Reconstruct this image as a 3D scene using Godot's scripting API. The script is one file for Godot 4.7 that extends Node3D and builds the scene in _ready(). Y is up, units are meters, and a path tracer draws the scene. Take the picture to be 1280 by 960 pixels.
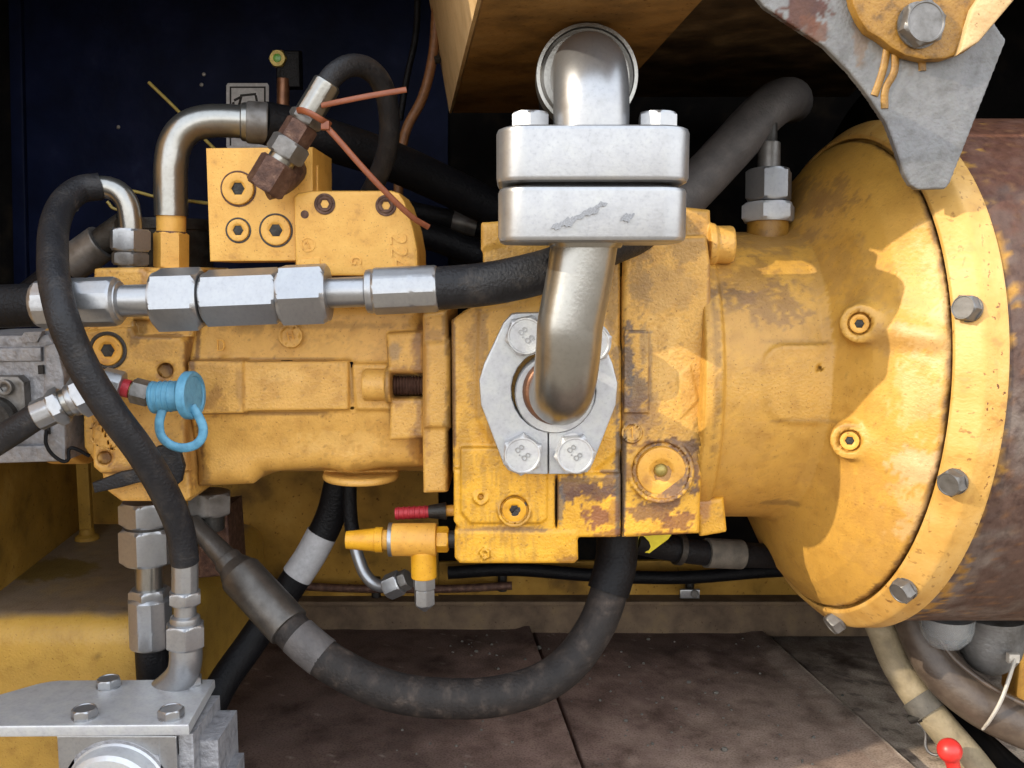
extends Node3D
# Units while modelling: 1 u = 0.8 mm. x right, y up, z towards the camera; the pump's axis runs along x through the origin.
const S := 0.0008
const D := 1200.0            # camera distance in u
const PITCH := 0.1135        # the camera looks down by 6.5 degrees
const FLOOR_Y := -486.0
const SHELF_Y := -290.0

var M := {}                  # materials
var cur: Node3D              # the thing being built
var org := Vector3.ZERO      # its base, in u
var used := {}
var cache := {}
var n1 := FastNoiseLite.new()
var n2 := FastNoiseLite.new()
var n3 := FastNoiseLite.new()
var n4 := FastNoiseLite.new()

func _ready() -> void:
	# ---- camera, sky, sun, exposure
	var cam := Camera3D.new()
	cam.name = "camera"
	cam.fov = rad_to_deg(2.0 * atan(480.0 / D))
	cam.near = 0.01
	cam.far = 60.0
	cam.position = Vector3(0, D * sin(PITCH), D * cos(PITCH)) * S
	cam.rotation.x = -PITCH
	add_child(cam)
	var env := Environment.new()
	env.background_mode = Environment.BG_SKY
	var sky := Sky.new()
	var sm := ProceduralSkyMaterial.new()
	sm.sky_top_color = Color(0.71, 0.745, 0.79)
	sm.sky_horizon_color = Color(0.93, 0.92, 0.90)
	sm.sky_curve = 0.2
	sm.ground_horizon_color = Color(0.54, 0.51, 0.47)
	sm.ground_bottom_color = Color(0.40, 0.37, 0.33)
	sm.energy_multiplier = 1.0
	sky.sky_material = sm
	env.sky = sky
	env.background_energy_multiplier = 2.95
	env.tonemap_mode = Environment.TONE_MAPPER_LINEAR
	env.tonemap_exposure = 1.7
	env.sdfgi_enabled = true
	env.ssao_enabled = true
	env.ssil_enabled = true
	var we := WorldEnvironment.new()
	we.name = "world_environment"
	we.environment = env
	add_child(we)
	var sun := DirectionalLight3D.new()
	sun.name = "sun"
	sun.light_energy = 0.8
	sun.light_color = Color(1.0, 0.95, 0.86)
	sun.light_angular_distance = 0.5
	sun.shadow_enabled = true
	add_child(sun)
	sun.look_at_from_position(Vector3.ZERO, Vector3(0.81, -0.45, -0.36), Vector3.UP)

	for q in [[n1, 11, 0.011], [n2, 12, 0.045], [n3, 13, 0.17], [n4, 14, 0.09]]:
		q[0].seed = q[1]; q[0].frequency = q[2]; q[0].fractal_octaves = 4
	materials()
	castings_start()
	setting()
	enclosure()
	castings_done()
	hoses()
	fittings()
	small_things()

# ------------------------------------------------------------------ placing
func V(px: float, py: float, z: float) -> Vector3:   # the point of the plane z that stands at that place of the picture
	var d := Vector3((px - 640.0) / D, 0, 0) + Vector3(0, -sin(PITCH), -cos(PITCH)) + Vector3(0, cos(PITCH), -sin(PITCH)) * ((480.0 - py) / D)
	var c := Vector3(0, D * sin(PITCH), D * cos(PITCH))
	return c + d * ((z - c.z) / d.z)

func H(px: float, py: float, y: float) -> Vector3:   # the same on a level plane
	var d := Vector3((px - 640.0) / D, 0, 0) + Vector3(0, -sin(PITCH), -cos(PITCH)) + Vector3(0, cos(PITCH), -sin(PITCH)) * ((480.0 - py) / D)
	var c := Vector3(0, D * sin(PITCH), D * cos(PITCH))
	return c + d * ((y - c.y) / d.y)

func K(z: float) -> float:
	return 1.0 - z / D

func poly(pts: Array, z: float) -> PackedVector2Array:
	var o := PackedVector2Array()
	for p in pts:
		var w := V(p[0], p[1], z)
		o.append(Vector2(w.x, w.y))
	return o

func ax(p: Vector3, dir: Vector3, spin := 0.0) -> Transform3D:
	var z := dir.normalized()
	var up := Vector3.UP if absf(z.y) < 0.9 else Vector3.BACK
	var x := up.cross(z).normalized()
	var b := Basis(x, z.cross(x), z)
	return Transform3D(b * Basis(Vector3(0, 0, 1), spin), p)

func numbered(called: String) -> String:
	if not used.has(called):
		used[called] = 0
		return called
	used[called] += 1
	return "%s_%03d" % [called, used[called]]

func thing(called: String, label: String, category: String, at: Vector3, group := "") -> Node3D:
	var o := Node3D.new()
	o.name = numbered(called)
	o.position = at * S
	o.set_meta("label", label)
	o.set_meta("category", category)
	if group: o.set_meta("group", group)
	add_child(o, true)
	cur = o
	org = at
	return o

func mesh_node(called: String, m: ArrayMesh, material: Material, parent: Node3D, xf := Transform3D.IDENTITY) -> MeshInstance3D:
	var o := MeshInstance3D.new()
	var k := 0
	var nm := called
	while parent.has_node(nm):
		k += 1
		nm = "%s_%03d" % [called, k]
	o.name = nm
	o.mesh = m
	if material: o.material_override = null
	for i in m.get_surface_count():
		m.surface_set_material(i, material) if m.surface_get_material(i) == null else null
	if m.surface_get_material(0) != material:
		o.set_surface_override_material(0, material)
	o.transform = xf
	parent.add_child(o, true)
	return o

func part(called: String, g: G, material: Material, parent: Node3D = null) -> MeshInstance3D:
	return mesh_node(called, g.mesh(org, S), material, parent if parent else cur)

func put(called: String, m: ArrayMesh, material: Material, at: Transform3D, parent: Node3D = null) -> MeshInstance3D:   # a shared mesh set at a place
	return mesh_node(called, m, material, parent if parent else cur, Transform3D(at.basis, (at.origin - org) * S))

func single(called: String, g: G, material: Material, label: String, category: String, group := "", kind := "") -> MeshInstance3D:
	var c := g.centre()
	var o := mesh_node(numbered(called), g.mesh(c, S), material, self)
	o.position = c * S
	if kind: o.set_meta("kind", kind)
	if label: o.set_meta("label", label)
	if category: o.set_meta("category", category)
	if group: o.set_meta("group", group)
	return o

# ------------------------------------------------------------------ shapes
class G:
	var v := PackedVector3Array()
	var crease := 0.80

	func centre() -> Vector3:
		var lo := v[0]
		var hi := v[0]
		for p in v:
			lo = lo.min(p); hi = hi.max(p)
		return Vector3((lo.x + hi.x) / 2, lo.y, (lo.z + hi.z) / 2)

	func quad(a: Vector3, b: Vector3, c: Vector3, d: Vector3) -> void:
		v.append_array([a, b, c, a, c, d])

	func fix(from: int) -> void:      # front faces run clockwise: turn a shape whose signed volume says otherwise
		var c := Vector3.ZERO
		for i in range(from, v.size()): c += v[i]
		c /= maxf(1.0, v.size() - from)
		var vol := 0.0
		for i in range(from, v.size(), 3):
			vol += (v[i] - c).dot((v[i + 1] - c).cross(v[i + 2] - c))
		if vol > 0.0:
			for i in range(from, v.size(), 3):
				var t := v[i]; v[i] = v[i + 1]; v[i + 1] = t

	func rows(r: Array, close := true, cap0 := true, cap1 := true) -> void:
		var from := v.size()
		var n: int = r[0].size()
		for i in r.size() - 1:
			var a: PackedVector3Array = r[i]
			var b: PackedVector3Array = r[i + 1]
			for j in (n if close else n - 1):
				var k := (j + 1) % n
				if a[j].distance_squared_to(a[k]) > 1e-6: v.append_array([a[j], a[k], b[k]])
				if b[j].distance_squared_to(b[k]) > 1e-6: v.append_array([a[j], b[k], b[j]])
		for e in [[cap0, 0], [cap1, r.size() - 1]]:
			if e[0]:
				var a: PackedVector3Array = r[e[1]]
				if a[0].distance_squared_to(a[1]) < 1e-6: continue
				var c := Vector3.ZERO
				for p in a: c += p
				c /= n
				for j in n:
					if e[1] == 0: v.append_array([a[(j + 1) % n], a[j], c])
					else: v.append_array([a[j], a[(j + 1) % n], c])
		fix(from)

	func rings(xf: Transform3D, st: Array, sides := 0, apo := 0.0, segs := 32, cap0 := true, cap1 := true) -> void:
		# stations [radius, height] about local z; with sides, the section is that polygon of that apothem, cut by the radius
		var out := []
		for s in st:
			var row := PackedVector3Array()
			for j in segs:
				var th := TAU * j / segs
				var r: float = s[0]
				if sides and (s.size() < 3):
					var w := TAU / sides
					r = minf(r, apo / cos(fposmod(th, w) - w / 2))
				row.append(xf * Vector3(r * cos(th), r * sin(th), s[1]))
			out.append(row)
		rows(out, true, cap0, cap1)

	func cyl(xf: Transform3D, r: float, len: float, bev := 0.0, segs := 28) -> void:
		if bev <= 0.0: bev = minf(r, len) * 0.12
		var q := bev * 0.3
		rings(xf, [[r - bev, 0], [r - q, q], [r, bev], [r, len - bev], [r - q, len - q], [r - bev, len]], 0, 0, segs)

	func nut(xf: Transform3D, apo: float, len: float, both := true, sides := 6) -> void:
		var ch := apo * 0.14
		var st := []
		if both: st = [[apo * 0.97, 0], [apo * 1.16, ch]]
		else: st = [[apo * 1.16, 0]]
		st.append_array([[apo * 1.16, len - ch], [apo * 0.97, len]])
		if both: rings(xf, st, sides, apo, 48)
		else: rings(xf, st + [[apo * 0.93, len]], sides, apo, 48)

	func tube(p: PackedVector3Array, rad: PackedFloat32Array, segs := 20, flat := 1.0, caps := true) -> void:
		var out := []
		var t0 := (p[1] - p[0]).normalized()
		var u := (Vector3.UP if absf(t0.y) < 0.9 else Vector3.RIGHT).cross(t0).normalized()
		for i in p.size():
			var t := (p[mini(i + 1, p.size() - 1)] - p[maxi(i - 1, 0)]).normalized()
			u = (u - t * u.dot(t)).normalized()
			var w := t.cross(u)
			var row := PackedVector3Array()
			for j in segs:
				var th := TAU * j / segs
				row.append(p[i] + (u * cos(th) * flat + w * sin(th)) * rad[i])
			out.append(row)
		rows(out, true, caps, caps)

	func inset(p: PackedVector2Array, d: float) -> PackedVector2Array:
		var n := p.size()
		var o := PackedVector2Array()
		for i in n:
			var e0 := (p[i] - p[(i + n - 1) % n]).normalized()
			var e1 := (p[(i + 1) % n] - p[i]).normalized()
			var m := Vector2(-e0.y, e0.x) + Vector2(-e1.y, e1.x)
			var c := m.length_squared()
			o.append(p[i] + (m * (2.0 * d / c) if c > 0.3 else Vector2(-e0.y, e0.x) * d))
		return o

	func prism(poly_in: PackedVector2Array, z0: float, z1: float, bev := 0.0, xf := Transform3D.IDENTITY, both := false) -> void:
		var p := poly_in.duplicate()
		if Geometry2D.is_polygon_clockwise(p) : p.reverse()
		# is_polygon_clockwise is in y-down terms; check by area
		var ar := 0.0
		for i in p.size(): ar += p[i].cross(p[(i + 1) % p.size()])
		if ar < 0.0: p.reverse()
		var from := v.size()
		var lev := []
		if both and bev > 0: lev.append_array([[bev, z0], [bev * 0.3, z0 + bev * 0.3], [0.0, z0 + bev]])
		else: lev.append([0.0, z0])
		if bev > 0: lev.append_array([[0.0, z1 - bev], [bev * 0.3, z1 - bev * 0.3], [bev, z1]])
		else: lev.append([0.0, z1])
		var out := []
		for l in lev:
			var q := inset(p, l[0]) if l[0] > 0.0 else p
			var row := PackedVector3Array()
			for a in q: row.append(xf * Vector3(a.x, a.y, l[1]))
			out.append(row)
		rows(out, true, false, false)
		var w0 := v.size()
		var top := inset(p, lev[-1][0]) if lev[-1][0] > 0.0 else p
		var bot := inset(p, lev[0][0]) if lev[0][0] > 0.0 else p
		var ix := Geometry2D.triangulate_polygon(top)
		for i in range(0, ix.size(), 3):
			var t := [top[ix[i]], top[ix[i + 1]], top[ix[i + 2]]]
			if (t[1] - t[0]).cross(t[2] - t[0]) < 0.0: t.reverse()
			for k in [0, 2, 1]: v.append(xf * Vector3(t[k].x, t[k].y, lev[-1][1]))
		ix = Geometry2D.triangulate_polygon(bot)
		for i in range(0, ix.size(), 3):
			var t := [bot[ix[i]], bot[ix[i + 1]], bot[ix[i + 2]]]
			if (t[1] - t[0]).cross(t[2] - t[0]) < 0.0: t.reverse()
			for k in [0, 1, 2]: v.append(xf * Vector3(t[k].x, t[k].y, lev[0][1]))
		if xf.basis.determinant() < 0.0: pass

	func box(c: Vector3, s: Vector3, bev := 1.0, xf := Transform3D.IDENTITY) -> void:
		var h := s / 2
		prism(PackedVector2Array([Vector2(-h.x, -h.y), Vector2(h.x, -h.y), Vector2(h.x, h.y), Vector2(-h.x, h.y)]), -h.z, h.z, bev, xf * Transform3D(Basis.IDENTITY, c), true)

	func mesh(o: Vector3, s: float) -> ArrayMesh:
		var n := v.size()
		var fn := PackedVector3Array()
		var at := {}
		for i in range(0, n, 3):
			fn.append((v[i + 2] - v[i]).cross(v[i + 1] - v[i]))
			for k in 3:
				var key := Vector3i((v[i + k] * 40.0).round())
				if at.has(key): at[key].append(i / 3)
				else: at[key] = [i / 3]
		var pos := PackedVector3Array()
		var nor := PackedVector3Array()
		var uvs := PackedVector2Array()
		var idx := PackedInt32Array()
		var seen := {}
		for i in n:
			var f := fn[i / 3]
			var fu := f.normalized()
			var key := Vector3i((v[i] * 40.0).round())
			var sum := Vector3.ZERO
			for j in at[key]:
				if fn[j].normalized().dot(fu) > crease: sum += fn[j]
			sum = sum.normalized() if sum.length_squared() > 1e-12 else Vector3.UP
			var k2 := [key, Vector3i((sum * 200.0).round())]
			if seen.has(k2): idx.append(seen[k2])
			else:
				seen[k2] = pos.size()
				idx.append(pos.size())
				pos.append((v[i] - o) * s)
				nor.append(sum)
				uvs.append(Vector2(v[i].x, -v[i].y) * 0.01)
		var a := []
		a.resize(Mesh.ARRAY_MAX)
		a[Mesh.ARRAY_VERTEX] = pos
		a[Mesh.ARRAY_NORMAL] = nor
		a[Mesh.ARRAY_TEX_UV] = uvs
		a[Mesh.ARRAY_INDEX] = idx
		var m := ArrayMesh.new()
		m.add_surface_from_arrays(Mesh.PRIMITIVE_TRIANGLES, a)
		return m

func spline(pts: Array, step := 9.0) -> PackedVector3Array:
	var c := Curve3D.new()
	c.bake_interval = step
	for i in pts.size():
		var a: Vector3 = pts[maxi(i - 1, 0)]
		var b: Vector3 = pts[mini(i + 1, pts.size() - 1)]
		var p: Vector3 = pts[i]
		var d := (b - a).normalized()
		var li := p.distance_to(a) * 0.36
		var lo := p.distance_to(b) * 0.36
		c.add_point(p, -d * li, d * lo)
	return c.get_baked_points()

func pxs(pts: Array) -> Array:
	var o := []
	for p in pts: o.append(V(p[0], p[1], p[2]))
	return o

func tube_of(pts: Array, r: float, segs := 20, step := 9.0, flat := 1.0) -> G:
	var g := G.new()
	g.crease = 0.5
	var p := spline(pts, step)
	var rad := PackedFloat32Array()
	rad.resize(p.size())
	rad.fill(r)
	g.tube(p, rad, segs, flat)
	return g

func run(a: Vector3, b: Vector3, length_px: float, items: Array, spin := 0.26) -> void:
	# fittings strung along the line a-b: [name, kind, from, to, radius, material]; from, to and radius in picture units of that line
	var k := a.distance_to(b) / length_px
	for it in items:
		var xf := ax(a.lerp(b, it[2] / length_px), b - a, spin)
		var l: float = (it[3] - it[2]) * k
		var r: float = it[4] * k
		var g := G.new()
		match it[1]:
			"cyl": g.cyl(xf, r, l)
			"nut": g.nut(xf, r * 0.93, l)
			"ferr":
				g.crease = 0.93
				g.rings(xf, [[r * 0.86, 0, 1], [r * 0.93, l * 0.03], [r, l * 0.06], [r, l * 0.55], [r * 0.985, l * 0.6], [r, l * 0.66], [r, l * 0.93], [r * 0.95, l * 0.97], [r * 0.82, l, 1]], 10, r * 0.962, 60)
			"cone": g.rings(xf, [[it[6] * k, 0], [r, l]])
			"bead": g.rings(xf, [[r * 0.8, 0], [r * 0.95, l * 0.15], [r, l * 0.5], [r * 0.95, l * 0.85], [r * 0.8, l]])
		part(it[0], g, it[5])

# meshes that several pieces share; local +z points out of the surface
func bolt_mesh(apo: float, h: float, washer := true) -> ArrayMesh:
	var key := "bolt%.1f_%.1f_%s" % [apo, h, washer]
	if not cache.has(key):
		var g := G.new()
		var w := 0.0
		if washer:
			w = h * 0.16
			g.rings(Transform3D.IDENTITY, [[apo * 1.1, -1], [apo * 1.12, w]], 0, 0, 36)
		g.rings(Transform3D.IDENTITY, [[apo * 1.16, w * 0.6], [apo * 1.16, h * 0.84], [apo * 0.97, h], [apo * 0.9, h], [apo * 0.86, h - 0.7], [0.0, h - 0.7]], 6, apo, 48)
		cache[key] = g.mesh(Vector3.ZERO, S)
	return cache[key]

func socket_mesh(r: float, h: float, hexr: float, depth: float) -> ArrayMesh:   # cap screw or plug with a hexagon socket
	var key := "sock%.1f_%.1f_%.1f_%.1f" % [r, h, hexr, depth]
	if not cache.has(key):
		var g := G.new()
		g.rings(Transform3D.IDENTITY, [[r, -3, 1], [r, h - r * 0.1, 1], [r * 0.97, h - r * 0.03, 1], [r * 0.9, h, 1], [hexr * 1.5, h, 1], [hexr * 1.3, h - r * 0.05, 1], [hexr * 1.16, h - r * 0.12], [hexr * 1.16, h - depth], [hexr * 0.5, h - depth - 1.5, 1], [0.0, h - depth - 2, 1]], 6, hexr, 36)
		cache[key] = g.mesh(Vector3.ZERO, S)
	return cache[key]

func ring_mesh(r0: float, r1: float, h: float) -> ArrayMesh:
	var key := "ring%.1f_%.1f_%.1f" % [r0, r1, h]
	if not cache.has(key):
		var g := G.new()
		g.rings(Transform3D.IDENTITY, [[r0, -2], [r0, h * 0.7], [r0 + (r1 - r0) * 0.25, h], [r1 - (r1 - r0) * 0.25, h], [r1, h * 0.7], [r1, -2]], 0, 0, 36, false, false)
		cache[key] = g.mesh(Vector3.ZERO, S)
	return cache[key]

# ------------------------------------------------------------------ castings: distance fields meshed as surface nets
class P:
	var type := 0
	var a := Vector3.ZERO
	var b := Vector3.ZERO
	var r := 0.0
	var r2 := 0.0
	var k := 0.0
	var sub := false
	var c := Vector3.ZERO
	var h := Vector3.ZERO
	var pl := PackedVector2Array()
	var z0 := 0.0
	var z1 := 0.0

class F:
	var ps: Array[P] = []
	var lo := Vector3.ZERO
	var hi := Vector3.ZERO
	var cell := 3.0
	var paint: Callable
	var out := []

	func add(p: P, k: float, sub: bool) -> void:
		p.k = maxf(k, 0.01)
		p.sub = sub
		ps.append(p)

	func rbox(c: Vector3, h: Vector3, r: float, k := 6.0, sub := false) -> void:
		var p := P.new()
		p.type = 0; p.a = c; p.b = h - Vector3(r, r, r); p.r = r; p.c = c; p.h = h
		add(p, k, sub)

	func cone(a: Vector3, b: Vector3, ra: float, rb: float, k := 6.0, sub := false) -> void:   # a capsule that tapers
		var p := P.new()
		p.type = 1; p.a = a; p.b = b; p.r = ra; p.r2 = rb
		var m := maxf(ra, rb)
		p.c = (a + b) / 2; p.h = (a - b).abs() / 2 + Vector3(m, m, m)
		add(p, k, sub)

	func cyl(a: Vector3, b: Vector3, r: float, edge := 2.0, k := 6.0, sub := false) -> void:
		var p := P.new()
		p.type = 2; p.a = a; p.b = b; p.r = r; p.r2 = edge
		p.c = (a + b) / 2; p.h = (a - b).abs() / 2 + Vector3(r, r, r)
		add(p, k, sub)

	func ext(pl: PackedVector2Array, z0: float, z1: float, r := 3.0, k := 6.0, sub := false) -> void:   # an outline in xy
		var p := P.new()
		p.type = 3; p.pl = pl; p.z0 = z0; p.z1 = z1; p.r = r
		box2(p, pl)
		p.c = Vector3(p.c.x, p.c.y, (z0 + z1) / 2); p.h = Vector3(p.h.x + 0.5, p.h.y + 0.5, (z1 - z0) / 2)
		add(p, k, sub)

	func turned(pl: PackedVector2Array, tilt: float, k := 6.0, axis_y := 0.0, yaw := 0.0, sub := false) -> void:   # an outline (x, radius) turned about the x axis
		var p := P.new()
		p.type = 4; p.pl = pl; p.r = tilt; p.r2 = yaw; p.a = Vector3(0, axis_y, 0)
		box2(p, pl)
		var m := p.c.y + p.h.y
		p.c = Vector3(p.c.x, axis_y, 0); p.h = Vector3(p.h.x + (absf(tilt) + absf(yaw)) * m, m, m)
		add(p, k, sub)

	func box2(p: P, pl: PackedVector2Array) -> void:
		var l := pl[0]
		var m := pl[0]
		for q in pl:
			l = l.min(q); m = m.max(q)
		p.c = Vector3((l.x + m.x) / 2, (l.y + m.y) / 2, 0); p.h = Vector3((m.x - l.x) / 2, (m.y - l.y) / 2, 0)

	func pd(pl: PackedVector2Array, q: Vector2) -> float:
		var d := q.distance_squared_to(pl[0])
		var s := 1.0
		var n := pl.size()
		var j := n - 1
		for i in n:
			var e := pl[j] - pl[i]
			var w := q - pl[i]
			d = minf(d, (w - e * clampf(w.dot(e) / e.length_squared(), 0.0, 1.0)).length_squared())
			var c1 := q.y >= pl[i].y
			var c2 := q.y < pl[j].y
			var c3 := e.x * w.y > e.y * w.x
			if (c1 and c2 and c3) or not (c1 or c2 or c3): s = -s
			j = i
		return s * sqrt(d)

	func one(p: P, q: Vector3) -> float:
		match p.type:
			0:
				var e := (q - p.a).abs() - p.b
				return e.max(Vector3.ZERO).length() + minf(maxf(e.x, maxf(e.y, e.z)), 0.0) - p.r
			1:
				var ab := p.b - p.a
				var t := clampf((q - p.a).dot(ab) / ab.length_squared(), 0.0, 1.0)
				return q.distance_to(p.a + ab * t) - lerpf(p.r, p.r2, t)
			2:
				var ab := p.b - p.a
				var l := ab.length()
				var t := (q - p.a).dot(ab) / l
				var w := Vector2((q - p.a - ab * (t / l)).length() - p.r + p.r2, absf(t - l / 2) - l / 2 + p.r2)
				return w.max(Vector2.ZERO).length() + minf(maxf(w.x, w.y), 0.0) - p.r2
			3:
				var w := Vector2(pd(p.pl, Vector2(q.x, q.y)) + p.r, absf(q.z - (p.z0 + p.z1) / 2) - (p.z1 - p.z0) / 2 + p.r)
				return w.max(Vector2.ZERO).length() + minf(maxf(w.x, w.y), 0.0) - p.r
		var y := q.y - p.a.y
		return pd(p.pl, Vector2(q.x - p.r * y - p.r2 * q.z, sqrt(y * y + q.z * q.z)))

	var act: Array[P] = []

	func d(q: Vector3) -> float:
		var s := 1e5
		for p in act:
			var e := (q - p.c).abs() - p.h
			var bd := maxf(e.x, maxf(e.y, e.z))
			if p.sub:
				if bd > p.k - s: continue
				var x := -one(p, q)
				var m := maxf(p.k - absf(s - x), 0.0) / p.k
				s = maxf(s, x) + m * m * p.k * 0.25
			else:
				if bd > s + p.k: continue
				var x := one(p, q)
				var m := maxf(p.k - absf(s - x), 0.0) / p.k
				s = minf(s, x) - m * m * p.k * 0.25
		return s

	func near(c: Vector3, h: float) -> bool:   # only the shapes whose box reaches into this block matter there
		act.clear()
		var some := false
		for p in ps:
			var e := (c - p.c).abs() - p.h
			if maxf(e.x, maxf(e.y, e.z)) < h + p.k + cell * 2.0:
				act.append(p)
				some = some or not p.sub
		return some

	func build() -> void:
		const N := 5
		const M1 := N + 1
		var w := N * cell
		var big := w * 3.0
		var nb := Vector3i(((hi - lo) / big).ceil())
		var vid := {}
		var pos := PackedVector3Array()
		var nor := PackedVector3Array()
		var col := PackedColorArray()
		var edges := PackedInt32Array()
		var val := PackedFloat32Array()
		val.resize(M1 * M1 * M1)
		var offs := PackedInt32Array([0, 1, M1, M1 + 1, M1 * M1, M1 * M1 + 1, M1 * M1 + M1, M1 * M1 + M1 + 1])
		for gz in nb.z: for gy in nb.y: for gx in nb.x:
			var o0 := lo + Vector3(gx, gy, gz) * big
			var gc := o0 + Vector3(big, big, big) / 2
			if not near(gc, big / 2): continue
			if absf(d(gc)) > big * 0.95: continue
			for sub in 27:
				var bx := gx * 3 + sub % 3
				var by := gy * 3 + (sub / 3) % 3
				var bz := gz * 3 + sub / 9
				var o := lo + Vector3(bx, by, bz) * w
				if not near(o + Vector3(w, w, w) / 2, w / 2): continue
				if absf(d(o + Vector3(w, w, w) / 2)) > w * 0.95: continue
				var t := 0
				for k in M1: for j in M1: for i in M1:
					val[t] = d(o + Vector3(i, j, k) * cell)
					t += 1
				for k in N: for j in N: for i in N:
					var b := i + j * M1 + k * M1 * M1
					var ins := 0
					for q in 8:
						if val[b + offs[q]] < 0.0: ins += 1
					if ins == 0 or ins == 8: continue
					var sum := Vector3.ZERO
					var cnt := 0
					for q in 12:
						var axis := q / 4
						var r := q % 4
						var c0 := 0
						var dv := Vector3.ZERO
						var base := Vector3.ZERO
						if axis == 0:
							base = Vector3(0, r & 1, r >> 1); c0 = offs[(r & 1) * 2 + (r >> 1) * 4]; dv = Vector3(1, 0, 0)
						elif axis == 1:
							base = Vector3(r & 1, 0, r >> 1); c0 = offs[(r & 1) + (r >> 1) * 4]; dv = Vector3(0, 1, 0)
						else:
							base = Vector3(r & 1, r >> 1, 0); c0 = offs[(r & 1) + (r >> 1) * 2]; dv = Vector3(0, 0, 1)
						var step := 1 if axis == 0 else M1 if axis == 1 else M1 * M1
						var v0 := val[b + c0]
						var v1 := val[b + c0 + step]
						if (v0 < 0.0) != (v1 < 0.0):
							sum += base + dv * (v0 / (v0 - v1))
							cnt += 1
					var gi := Vector3i(bx * N + i, by * N + j, bz * N + k)
					vid[gi] = pos.size()
					var p := o + (Vector3(i, j, k) + sum / cnt) * cell
					var dd := d(p)
					var n := Vector3(d(p + Vector3(0.8, 0, 0)) - dd, d(p + Vector3(0, 0.8, 0)) - dd, d(p + Vector3(0, 0, 0.8)) - dd)
					n = n.normalized() if n.length_squared() > 1e-10 else Vector3.UP
					p -= n * clampf(dd, -cell * 0.6, cell * 0.6)
					pos.append(p)
					nor.append(n)
					col.append(paint.call(p, n))
					for axis in 3:
						var step := 1 if axis == 0 else M1 if axis == 1 else M1 * M1
						var s0 := val[b] < 0.0
						if s0 != (val[b + step] < 0.0):
							edges.append_array([gi.x, gi.y, gi.z, axis, 1 if s0 else 0])
		var idx := PackedInt32Array()
		for e in range(0, edges.size(), 5):
			var g := Vector3i(edges[e], edges[e + 1], edges[e + 2])
			var u := [Vector3i(0, 1, 0), Vector3i(0, 0, 1), Vector3i(1, 0, 0)][edges[e + 3]] as Vector3i
			var w2 := [Vector3i(0, 0, 1), Vector3i(1, 0, 0), Vector3i(0, 1, 0)][edges[e + 3]] as Vector3i
			var q := [vid.get(g - u - w2, -1), vid.get(g - w2, -1), vid.get(g, -1), vid.get(g - u, -1)]
			if q.has(-1): continue
			if edges[e + 4] == 1: idx.append_array([q[0], q[2], q[1], q[0], q[3], q[2]])
			else: idx.append_array([q[0], q[1], q[2], q[0], q[2], q[3]])
		out = [pos, nor, col, idx]

	func mesh(o: Vector3, s: float) -> ArrayMesh:
		var pos: PackedVector3Array = out[0]
		for i in pos.size(): pos[i] = (pos[i] - o) * s
		var a := []
		a.resize(Mesh.ARRAY_MAX)
		a[Mesh.ARRAY_VERTEX] = pos
		a[Mesh.ARRAY_NORMAL] = out[1]
		a[Mesh.ARRAY_COLOR] = out[2]
		a[Mesh.ARRAY_INDEX] = out[3]
		var m := ArrayMesh.new()
		m.add_surface_from_arrays(Mesh.PRIMITIVE_TRIANGLES, a)
		return m

# ------------------------------------------------------------------ materials
func noise_tex(seed_: int, freq: float, stops: Array, size := 512, type := FastNoiseLite.TYPE_SIMPLEX_SMOOTH, oct := 5, gain := 0.55) -> NoiseTexture2D:
	var n := FastNoiseLite.new()
	n.seed = seed_; n.frequency = freq; n.noise_type = type
	n.fractal_octaves = oct; n.fractal_gain = gain
	var t := NoiseTexture2D.new()
	t.width = size; t.height = size; t.seamless = true; t.noise = n
	t.generate_mipmaps = false
	if stops.size():
		var g := Gradient.new()
		var of := PackedFloat32Array()
		var co := PackedColorArray()
		for s in stops:
			of.append(s[0]); co.append(s[1])
		g.offsets = of
		g.colors = co
		t.color_ramp = g
	return t

func bump_tex(seed_: int, freq: float, strength: float, size := 512, oct := 5) -> NoiseTexture2D:
	var t := noise_tex(seed_, freq, [], size, FastNoiseLite.TYPE_SIMPLEX_SMOOTH, oct)
	t.as_normal_map = true
	t.bump_strength = strength
	return t

func mat(called: String, tex: Texture2D, tile: float, rough: float, metal := 0.0, bump: Texture2D = null, bump_scale := 1.0, detail: Texture2D = null, detail_tile := 130.0) -> StandardMaterial3D:
	var m := StandardMaterial3D.new()
	m.resource_name = called
	m.albedo_texture = tex
	m.uv1_triplanar = true
	m.uv1_world_triplanar = true
	m.uv1_scale = Vector3.ONE / (tile * S)
	m.roughness = rough
	m.metallic = metal
	if bump:
		m.normal_enabled = true
		m.normal_texture = bump
		m.normal_scale = bump_scale
	if detail:
		m.detail_enabled = true
		m.detail_albedo = detail
		m.detail_blend_mode = BaseMaterial3D.BLEND_MODE_MUL
		m.detail_uv_layer = BaseMaterial3D.DETAIL_UV_2
		m.uv2_triplanar = true
		m.uv2_world_triplanar = true
		m.uv2_scale = Vector3.ONE / (detail_tile * S)
	M[called] = m
	return m

func c8(r: int, g: int, b: int) -> Color:
	return Color8(r, g, b)

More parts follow.
